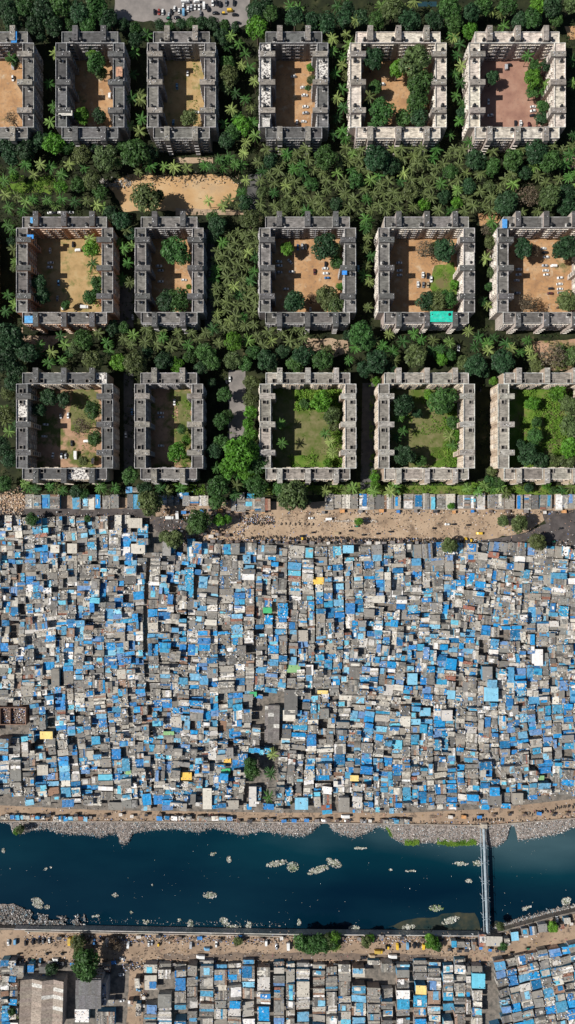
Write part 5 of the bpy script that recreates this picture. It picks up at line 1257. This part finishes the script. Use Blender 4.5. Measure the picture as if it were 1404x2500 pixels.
PMS = [(n, person_mesh(st, ar, c, t_)) for (n, c), st, ar, t_ in zip(SHN, (.5,.3,.55,.2,.4,.1,.5), (.4,.3,.5,.2,.3,.1,.4), ((.05,.05,.06),(.08,.1,.2),(.1,.09,.08),(.03,.03,.03),(.6,.4,.06),(.6,.2,.3),(.15,.1,.06)))]
def people(n, x0, x1, yf, place, jy=8):
    l = {}
    for i in range(n):
        x = R(x0, x1); y = yf(x) + R(-jy, jy); k = random.randrange(7); X, Y, _ = P(x, y)
        o = D.objects.new('person', PMS[k][1]); COL.objects.link(o); o.location = (X, Y, T4+.02); o.rotation_euler.z = R(0,6.3)
        l.setdefault(k, []).append((x, o))
    for k, r_ in l.items():
        r_.sort(key=lambda q: q[0])
        for i, (x, o) in enumerate(r_): tag(o, f'person in {PMS[k][0]} walking {place}' + (f', {ordn(i+1)} from left' if len(r_) > 1 else ''), 'person', 'people on the roads')
people(34, 560, 1290, lambda x: 1285, 'on the dirt road', 22)
people(16, 560, 1150, lambda x: 1316, 'beside the parked motorcycles', 6)
people(10, 380, 560, lambda x: 1275, 'near the lane head', 25)
people(8, 0, 340, lambda x: 1252, 'on the left asphalt lane', 6)
people(24, 10, 700, lambda x: 1990, 'on the river road, left half', 6)
people(20, 700, 1200, lambda x: 1995, 'on the river road, right half', 6)
people(8, 1210, 1400, lambda x: 1978, 'on the river road near the bend', 6)
people(16, 10, 600, lambda x: 2325, 'on the south bank road, left half', 12)
people(16, 600, 1200, lambda x: 2330, 'on the south bank road, right half', 8)
people(8, 1220, 1400, lambda x: 2325-(x-1220)*.22, 'below the river bend', 8)
people(5, 315, 345, lambda x: 2430, 'in the side street', 60)
people(8, 290, 570, lambda x: 465, 'on the sandy playground', 30)
# ---------------------------------------------------------------- stalls on the road edges
def stall(w, l, c):
    t = empty('market_stall'); b = MB(); b.box(-w/2+.15,-l/2+.15,0,w/2-.15,l/2-.15,.8,jcol((.2,.14,.09),.3)); child('counter', b.mesh('counter', ['junk']), t)
    b = MB()
    for i in range(4):
        x0, x1 = -w/2+w*i/4, -w/2+w*(i+1)/4
        b.face([(x0,-l/2,2.0+R(0,.1)),(x1,-l/2,2.0+R(0,.1)),(x1,l/2,2.3),(x0,l/2,2.3)], jcol(c,.1))
    for x in (-w/2+.1, w/2-.1):
        for y in (-l/2+.1, l/2-.1): b.box(x-.04,y-.04,0,x+.04,y+.04,2.1,(.2,.15,.1))
    child('awning', b.mesh('awning', ['tarp']), t); return t
STN = [('blue',(.04,.2,.5)),('whitish',(.6,.57,.52)),('brown',(.12,.085,.07)),('grey',(.22,.2,.19)),('dark',(.04,.04,.045)),('orange',(.6,.3,.12))]
STP = [[stall(2.4,2.0,c), stall(3.4,2.2,c)] for n, c in STN]; used = set()
def stalls(n, x0, x1, yf, jy, place, ks=(0,1,2,3,4,5)):
    l = {}
    for i in range(n):
        k = random.choice(ks); j = random.randrange(2); t = STP[k][j]
        if (k, j) in used: t = dup(t)
        used.add((k, j)); x = x0+(x1-x0)*(i+.5)/n + R(-4,4); y = yf(x)+R(-jy,jy); X, Y, _ = P(x, y, 2); t.location = (X, Y, T4); t.rotation_euler.z = R(-.15,.15)+(math.pi if R(0,1)<.5 else 0)
        l.setdefault(k, []).append((x, t))
    for k, r_ in l.items():
        r_.sort(key=lambda q: q[0])
        for i, (x, o) in enumerate(r_): tag(o, f'market stall with {STN[k][0]} awning {place}' + (f', {ordn(i+1)} from left' if len(r_) > 1 else ''), 'stall', 'market stalls on the road edges')
stalls(34, 470, 1150, lambda x: 1324, 3, 'against the top edge of the main slum', (1,2,2,3,4,4,3))
stalls(14, 770, 1400, lambda x: 1249, 2, 'in front of the roadside shacks', (1,2,3,4,5,0))
stalls(12, 400, 650, lambda x: 1250, 8, 'around the west end of the dirt road', (1,2,3,5,0))
stalls(12, 400, 560, lambda x: 1303, 9, 'between lane head and slum', (1,2,3,4,4))
stalls(16, 570, 1000, lambda x: 2003, 2, 'along the river wall', (0,1,2,3,4)); stalls(14, 0, 480, lambda x: 1992, 4, 'on the river road, left third', (0,1,2,3,4,4))
stalls(9, 1080, 1404, lambda x: 1996-(x-1080)*.04, 4, 'beside the bridge head', (0,1,2,4,5))
stalls(22, 380, 1000, lambda x: 2356, 1, 'along the top of the bottom settlement', (2,3,4,4,1)); stalls(12, 10, 320, lambda x: 2352, 4, 'left of the side street', (2,4,4,0,3)); stalls(20, 120, 1100, lambda x: 2291, 5, 'behind the south wall', (0,1,2,3,4,4))
stalls(8, 1090, 1240, lambda x: 2318, 4, 'below the pipe bridge shed', (0,2,4,4)); stalls(8, 1260, 1400, lambda x: 2290-(x-1260)*.28, 4, 'at the river bend', (1,2,4,4)); stalls(5, 350, 356, lambda x: 2430, 50, 'in the side street', (1,2,4))
for k in range(len(STP)):
    for j in range(2):
        if (k, j) not in used:
            for ch in list(STP[k][j].children): D.objects.remove(ch)
            D.objects.remove(STP[k][j])
# scrap and rubble by the roads
sc = MB()
def scrap(n, x0, x1, yf, jy, s=(.2,.9), cols=None):
    for _ in range(n):
        x = R(x0,x1); y = yf(x) + random.gauss(0, jy); X, Y, _z = P(x, y); sc.rbox(X, Y, T4, R(*s), R(s[0],s[1]*.7), R(.1,.7), R(0,3), random.choice(cols or (JK+[(.25,.18,.13)]*4+[(.05,.045,.04)]*3)))
scrap(1300, 440, 1180, lambda x: 1320, 4); scrap(380, 585, 670, lambda x: 1268, 6); scrap(280, 390, 560, lambda x: 1262, 12); scrap(260, 400, 600, lambda x: 1300, 9); scrap(300, 700, 1404, lambda x: 1252, 3); scrap(160, 790, 920, lambda x: 1272, 1.2, (.3,1.0), [(.6,.55,.5),(.5,.42,.33),(.3,.25,.2)])
scrap(500, 0, 1404, lambda x: lerp(NB,x)-4, 2.5); scrap(250, 0, 340, lambda x: 1262, 5); scrap(500, 0, 60, lambda x: 1225, 16, (.3,1.4), [(.5,.33,.2),(.4,.28,.18),(.3,.2,.15),(.6,.5,.4),(.1,.08,.06)])
scrap(2000, 60, 1200, lambda x: 2292, 7); scrap(420, 60, 1200, lambda x: 2325, 10, (.2,.7), [(.2,.15,.11),(.12,.09,.07),(.05,.045,.04),(.5,.45,.4)]); scrap(420, 560, 1320, lambda x: 1285, 16, (.2,.8), [(.22,.16,.12),(.3,.22,.16),(.12,.09,.07),(.5,.43,.35)]); scrap(260, 300, 590, lambda x: 440, 8, (.2,.8), [(.3,.22,.14),(.5,.42,.33),(.12,.1,.07)]); scrap(200, 240, 320, lambda x: 448, 6, (.3,1.1), [(.5,.47,.43),(.3,.27,.24),(.15,.13,.1)]); scrap(700, 0, 1200, lambda x: 2349, 5); scrap(350, 1150, 1404, lambda x: 2300-(x-1150)*.2, 8); scrap(300, 345, 358, lambda x: 2430, 3); scrap(200, 300, 358, lambda x: 2360, 5); scrap(160, 1150, 1404, lambda x: 1330, 6); scrap(260, 330, 640, lambda x: 1215, 9); scrap(160, 0, 1404, lambda x: 1285, 14, (.2,.5))
for x in range(-20, 60, 2): scrap(10, x, x+2, lambda q: 2340+R(0,170), 4)
tag(sc.obj('roadside_scrap', ['junk']), 'scrap, rubble and odds and ends strewn along the roads', 'scrap', kind='stuff')
# ---------------------------------------------------------------- river: walls, rubbish, bridge
def wall_line(name, tab, x0, x1, z0, z1, th, label, c=(.34,.29,.24)):
    b = MB(); xs = [x0] + [a for a, _ in tab if x0 < a < x1] + list(range(int(x0)+30, int(x1), 30)) + [x1]; xs = sorted(set(xs))
    for a, c_ in zip(xs, xs[1:]):
        p, q = P(a, lerp(tab, a)), P(c_, lerp(tab, c_)); b.prism([(p[0],p[1]-th),(q[0],q[1]-th),(q[0],q[1]+th),(p[0],p[1]+th)], z0, z1, jcol(c,.12))
    return tag(b.obj(name, ['wall']), label, 'wall')
wall_line('river_wall', NB, -900, 2300, WZ-.5, .9, .3, 'long brown retaining wall between river road and rubbish bank')
wall_line('river_wall', SB, 36, 1196, WZ-.5, 1.0, .35, 'long pale concrete wall along the south side of the river', (.42,.40,.37))
wall_line('river_wall', SB, 1197, 2300, WZ-.5, .25, .3, 'low broken retaining wall around the river bend', (.22,.19,.16)); wall_line('river_wall', SB, -900, 35, WZ-.5, .3, .3, 'short retaining wall at the far left of the south bank', (.22,.19,.16))
wall_line('boundary_wall', [(62,2271.5),(702,2284),(1150,2287)], 62, 690, 0, 1.0, .3, 'second low parapet wall just behind the south river wall', (.36,.32,.27))
RC = [(.50,.47,.44),(.40,.37,.34),(.70,.69,.67),(.28,.25,.22),(.18,.16,.14),(.34,.31,.28),(.44,.38,.34),(.22,.32,.38),(.10,.09,.08),(.05,.045,.04)]
chips = MB()
def chip(X, Y, z, s):
    q = rdir(); q.z = abs(q.z)+.5; q.normalize(); u = q.cross(Vector((1,.3,0))).normalized()*s*R(.4,1.1); w_ = q.cross(u).normalized()*s*R(.3,.8); c = Vector((X,Y,z)); cc = jcol(random.choice(RC), .15)
    top = [c+u, c+w_, c-u*.9, c-w_]; dn = Vector((0,0,-s*.35))
    chips.face([tuple(p) for p in top], cc)
    for k in range(4): chips.face([tuple(top[k]), tuple(top[k]+dn), tuple(top[(k+1)%4]+dn), tuple(top[(k+1)%4])], cc)
def shore(x): return lerp(NS, x) + 3.0*noise.noise((x*.13, 2, 1)) + 3.2*noise.noise((x*.45, 5, 1))
bk = MB(); xs = list(range(-120, 1530, 3))
def bz(x, t): return -.9 - 2.2*t**.8 + .35*noise.noise((x*.1, t*4, 3)) - (1.15 if t >= 1 else 0)
for a, c_ in zip(xs, xs[1:]):
    for j in range(6):
        t0, t1 = j/6, (j+1)/6
        def pt(x, t):
            y = lerp(NB,x)+.5 + (shore(x)-lerp(NB,x))*t; z = bz(x,t); X, Y, _ = P(x, y); return (X, Y, z)
        bk.face([pt(a,t1), pt(c_,t1), pt(c_,t0), pt(a,t0)])
tag(bk.obj('rubbish_bank', ['bankm']), 'sloping bank of compacted rubbish below the river road', 'rubbish bank', kind='stuff')
for _ in range(24000):
    x = R(-60,1460); t = R(0.02,1)**.9; y = lerp(NB,x) + (shore(x)-lerp(NB,x))*t; X, Y, _z = P(x, y); chip(X, Y, bz(x, min(t,.99))+R(.0,.2), random.choice((R(.15,.4),R(.2,.5),R(.3,.9))))
for _ in range(600):
    x = R(-60,1460); y = shore(x)+abs(random.gauss(0,4)); X, Y, _z = P(x, y); chip(X, Y, WZ+.08, R(.2,.5))
tag(chips.obj('bank_rubbish', ['junk']), 'pale rubbish covering the north bank of the river', 'rubbish', kind='stuff')
chips = MB()
for _ in range(3400):
    x = R(-40,205)*1.0; base = 2262; t = R(0,1)
    sh_ = lerp([(-60,2222),(0,2222),(25,2215),(60,2228),(100,2242),(150,2246),(200,2240),(212,2262)], x)
    if noise.noise((x*.045, t*2, 4)) < (-.05 if x > 55 else -.5): continue
    y = sh_ + (base+2-sh_)*t; X, Y, _z = P(x, y); chip(X, Y, WZ+.15+R(0,.6)+.8*t, R(.3,.9))
tag(chips.obj('bank_rubbish', ['junk']), 'heaped rubbish on the south bank at the left edge', 'rubbish', kind='stuff')
chips = MB()
for _ in range(1500):
    x = R(1180,1440); y = lerp(SB,x) - abs(random.gauss(0,4)) - 1; X, Y, _z = P(x, y); chip(X, Y, WZ+.2+R(0,.5), R(.3,.8))
for _ in range(260):
    x = R(150,700); y = 2262 - abs(random.gauss(0,6)) + (x-150)*.018; X, Y, _z = P(x, y); chip(X, Y, WZ+.12, R(.2,.6))
tag(chips.obj('bank_rubbish', ['junk']), 'rubbish at the foot of the south wall and around the river bend', 'rubbish', kind='stuff')
for x0, x1, lab in ((-40, 60, 'silt bank under the rubbish at the left edge of the south shore'), ):
    pass
sheet('silt_bank', [(-200,2222),(25,2216),(55,2230),(70,2262),(66,2268),(-200,2269)], 'bankm', WZ+.25, 2)
sheet('silt_bank', [(985,2256),(1060,2248),(1120,2236),(1165,2240),(1180,2283),(1000,2281),(950,2272)], 'silt', WZ+.06, 3)
sheet('silt_bank', [(1200,2270),(1215,2255),(1235,2262),(1245,2268),(1200,2283)], 'silt', WZ+.06, 2)
RAFT = [  # x, y, half length, half width, angle, label, green
 (676,2108,24,6,.2,'ragged rubbish raft mid-river, left of the long raft',0),(715,2116,13,11,0,'rounder rubbish raft between the two large ones',.3),(778,2123,27,7,.3,'largest curved rubbish raft mid-river, its lower end',0),(815,2106,18,9,-.4,'upper hook of the largest curved rubbish raft',0),
 (512,2185,15,7,0,'oval yellowish rubbish raft left of centre',.1),(1065,2217,16,7,0,'small rubbish raft with green tip, lower right river',.5),(92,2204,16,10,-.7,'egg-shaped rubbish raft in the lower left river',0),(115,2214,6,4,.3,'small clump trailing the lower left raft',0),(282,2185,7,4,0,'small floating clump left of the yellowish raft',0),
 (521,2084,7,4,.2,'small floating clump at upper middle river',0),(559,2098,5,7,0,'small upright floating clump beneath the upper middle clump',0),(125,2117,3,2,.3,'tiny clump, right of a pair in the upper left river',0),(113,2121,4,2.5,.3,'tiny clump, left of a pair in the upper left river',0),
 (548,2250,11,9,-.6,'rubbish raft by the south wall, left of the tapering one',0),(570,2262,18,4,0,'flat rubbish raft hugging the south wall',0),(607,2258,7,8,0,'upright rubbish clump by the south wall, right of the raft',0),(465,2256,6,10,0,'upright rubbish clump at the south wall, left middle',0),
 (356,2250,8,5,0,'rubbish clump with dark specks near the south wall',0),(320,2227,4,3,0,'small clump above the south wall at left middle',0),(234,2236,8,3,.2,'thin floating streak of rubbish, lower left river',0),(438,2246,6,3,0,'small clump near the south wall left of centre',0),
 (997,2263,15,6,.2,'domed rubbish heap by the south wall, right of centre',0),(865,2265,12,5,0,'small heap by the south wall below the thicket',0),(1100,2247,20,7,.3,'loose rubbish spread at the silt bank',0),(1124,2108,18,4,0,'grey drifting raft left of the pipe bridge',0),
 (1165,2107,11,6,0,'rubbish caught at the upper bridge pier',0),(1144,2150,9,4,0,'small grey raft at the middle of the pipe bridge',0),(1285,2217,12,4,.3,'drifting streak of rubbish right of the pipe bridge',0),(1383,2200,11,8,.4,'rubbish raft near the right edge',0),(1003,2126,12,2,0,'thin dotted line of rubbish, right river',0),
 (880,2070,14,3,0,'faint drifting scraps under the north bank, right of centre',0),(9,2076,4,5,0,'small clump at the far left of the river',0),(372,2161,2,3,0,'single floating scrap in mid river',0),(952,2123,5,2,0,'tiny clump left of the dotted line of rubbish',0),(730,2252,4,8,0,'thin string of rubbish above the south wall, centre',0)]
RC0 = RC; RC = [(.66,.64,.60),(.50,.48,.42),(.78,.77,.74),(.34,.36,.28),(.22,.21,.17),(.55,.52,.45),(.42,.46,.34)]
for (x, y, a_, b_, an, lab, gr) in RAFT:
    a_ *= 1.12; b_ *= 1.15
    chips = MB(); X0, Y0, _ = P(x, y, WZ); sc_ = (HC-WZ)/HC/PXM; sd = R(0,99)
    for _ in range(int(30 + a_*b_*3.4)):
        th_ = R(0,6.283); rr = math.sqrt(R(0,1)); u_, v_ = a_*rr*math.cos(th_), b_*rr*math.sin(th_)
        if noise.noise((u_*.16+sd, v_*.2, sd)) < -.12 and rr > .3: continue
        xx, yy = (u_*math.cos(an)+v_*math.sin(an))*sc_, (u_*math.sin(an)-v_*math.cos(an))*sc_
        if R(0,1) < gr: c0 = RC; RC = [(.10,.2,.03),(.15,.25,.05)]; chip(xx, yy, R(.08,.3), R(.2,.55)); RC = c0
        else: chip(xx, yy, R(.08,.3), random.choice((R(.2,.45),R(.3,.8))))
    # a soaked mat under the chips
    q = []
    for k in range(16):
        th_ = k*2*math.pi/16; f = .85+.3*noise.noise((math.cos(th_)*1.5+sd, math.sin(th_)*1.5, 1)); u_, v_ = a_*.8*f*math.cos(th_), b_*.8*f*math.sin(th_); q.append(((u_*math.cos(an)+v_*math.sin(an))*sc_, (u_*math.sin(an)-v_*math.cos(an))*sc_, .05))
    if (q[1][0]-q[0][0])*(q[2][1]-q[0][1])-(q[1][1]-q[0][1])*(q[2][0]-q[0][0]) < 0: q.reverse()
    chips.prism([(p[0],p[1]) for p in q], -.1, .05, (.12,.14,.085))
    tag(chips.obj('floating_rubbish', ['junk'], loc=(X0,Y0,WZ)), lab, 'rubbish raft', 'rubbish rafts on the river')
chips = MB()
for _ in range(300):
    x, y = R(0,1404), R(2060,2262); X, Y, _z = P(x, y, WZ)
    if noise.noise((x*.01,y*.02,8)) < -.05 or y > lerp(SB,x)-4: continue
    chip(X, Y, WZ+.08, R(.15,.4))
tag(chips.obj('floating_scraps', ['junk']), 'single pale scraps drifting on the river', 'scraps', kind='stuff')
V, F = [], []
for (x0, x1, n) in ((990,1025,230),(1070,1100,130),(1100,1165,420),(945,958,60)):
    for _ in range(n):
        x = R(x0,x1); X, Y, _z = P(x, shore(x)-abs(random.gauss(0,5)));
        for _k in range(5): leafquad(V, F, Vector((X+R(-.6,.6), Y+R(-.6,.6), WZ+1.2+R(0,.6))), (Vector((0,0,1))+rdir()*.8).normalized(), .4)
o = D.objects.new('water_weed', raw_mesh('water_weed', V, F, 'bush')); COL.objects.link(o); tag(o, 'bright green weed growing at the foot of the rubbish bank', 'weed', kind='stuff')
# pipe bridge
pz = 1.6; A = P(1181, 2022, pz); Bp = P(1190, 2278, pz)
t = empty('pipe_bridge', A); tag(t, 'long pale blue-grey pipeline crossing the river on trestle piers', 'pipe bridge')
dx, dy = Bp[0]-A[0], Bp[1]-A[1]; L_ = math.hypot(dx, dy); ux, uy = dx/L_, dy/L_; nx_, ny_ = -uy, ux
for off, rad in ((0,.95),(-2.3*1,.28)):
    b = MB(); b.tube([(ux*L_*k/14+nx_*off, uy*L_*k/14+ny_*off, 0) for k in range(15)], rad, 12); b.obj('pipe', ['pipe'], t)
for k in range(1, 6):
    s = L_*k/6.0 + R(-2,2); cx_, cy_ = ux*s, uy*s; b = MB()
    for q in (-1.9, 1.9): b.tube([(cx_+nx_*q*1.35, cy_+ny_*q*1.35, -pz+WZ-1), (cx_+nx_*q*.7, cy_+ny_*q*.7, -.6)], .3, 7)
    b.tube([(cx_+nx_*3, cy_+ny_*3, -.9),(cx_-nx_*3, cy_-ny_*3, -.9)], .3, 7); b.tube([(cx_-nx_*3+ux*2, cy_-ny_*3+uy*2, .2),(cx_-nx_*1, cy_-ny_*1, .9)], .16, 6); b.tube([(cx_+nx_*2.6+ux*2, cy_+ny_*2.6+uy*2, .2),(cx_+nx_*1, cy_+ny_*1, .9)], .16, 6); b.obj('pier', ['pipe'], t)
    b = MB(); b.tube([(cx_-ux*.3, cy_-uy*.3, 0),(cx_+ux*.3, cy_+uy*.3, 0)], 1.08, 12); b.obj('collar', ['pipe'], t)
b = MB()
for q in range(0, int(L_), 3): b.box(ux*q+nx_*1.35-.05, uy*q-.05, -.5, ux*q+nx_*1.35+.05, uy*q+.05, 1.1, (.3,.3,.3))
b.tube([(nx_*1.35, 0, 1.1),(ux*L_+nx_*1.35, uy*L_, 1.1)], .06, 5, (.35,.36,.36)); b.obj('handrail', ['pipe'], t)
for q, nm in ((P(1182,2017,1.2), 'north'), (P(1189,2285,1.2), 'south')):
    b = MB(); b.box(-2.4,-2.0,-3,2.4,2.0,.0,(.36,.32,.27)); b.box(-2.0,-1.6,0,2.0,1.6,1.3,(.40,.36,.30)); tag(b.obj('concrete_block', ['wall'], loc=(q[0],q[1],.6)), f'square concrete anchor block at the {nm} end of the pipeline', 'anchor block')
# pool and its shelter at the top
sheet('swimming_pool', [(1020,4),(1066,4),(1066,16),(1020,16)], 'water', T3, 0)
# street lamps and poles along the roads
def lamp():
    t = empty('street_lamp'); b = MB(); b.tube([(0,0,0),(0,0,6.5)], [.11,.07], 7, (.3,.3,.3)); b.tube([(0,0,6.4),(.8,0,6.9),(1.8,0,7.0)], .05, 6, (.3,.3,.3)); child('pole', b.mesh('pole', ['conc']), t)
    b = MB(); b.box(1.6,-.16,6.9,2.4,.16,7.06,(.5,.5,.5)); child('lamp_head', b.mesh('lamp_head', ['junk']), t); return t
l0 = lamp(); k = 0
for place, pts in (('along the dirt road', [(600,1262),(690,1262),(780,1262),(870,1266),(960,1266),(1050,1264),(1140,1262),(1230,1258)]), ('along the river road', [(90,1985),(250,1992),(410,1994),(570,1995),(730,1996),(890,1996),(1050,1996)]), ('along the south bank road', [(100,2318),(240,2320),(420,2320),(600,2322),(760,2326),(920,2342),(1080,2330)])):
    for i, (x, y) in enumerate(pts):
        t = l0 if k == 0 else dup(l0); k += 1; X, Y, _ = P(x, y); t.location = (X, Y, T4); t.rotation_euler.z = math.pi/2; tag(t, f'grey street lamp {place}, {ordn(i+1)} from left', 'street lamp', 'street lamps')
# ---------------------------------------------------------------- light, camera
w = D.worlds.new('World'); SC.world = w; w.use_nodes = True
nt = w.node_tree; sky = nt.nodes.new('ShaderNodeTexSky'); sky.sky_type = 'NISHITA'; sky.sun_disc = False
ELEV = 44.0; AZ = 265.0
sky.sun_elevation = math.radians(ELEV); sky.sun_rotation = math.radians(AZ)
nt.links.new(sky.outputs['Color'], nt.nodes['Background'].inputs['Color']); nt.nodes['Background'].inputs['Strength'].default_value = 0.05
sl = D.lights.new('sun', 'SUN'); sl.energy = 5.0; sl.angle = math.radians(0.5); sl.color = (1.0, 0.965, 0.91)
so = D.objects.new('sun', sl); COL.objects.link(so)
az = math.radians(AZ)
dirv = Vector((math.sin(az)*math.cos(math.radians(ELEV)), math.cos(az)*math.cos(math.radians(ELEV)), math.sin(math.radians(ELEV))))
so.rotation_euler = dirv.to_track_quat('Z', 'Y').to_euler(); so.location = (-200, 0, 300)
cam = D.cameras.new('camera'); co = D.objects.new('camera', cam); COL.objects.link(co); SC.camera = co
co.location = (0, 0, HC); cam.sensor_fit = 'VERTICAL'; cam.angle_y = 2*math.atan(1250/PXM/HC); cam.clip_start = 1; cam.clip_end = 5000
SC.view_settings.view_transform = 'Standard'; SC.view_settings.look = 'None'; SC.view_settings.exposure = 0.14; SC.view_settings.gamma = 1.0
SC.cycles.max_bounces = 5; SC.cycles.transparent_max_bounces = 4
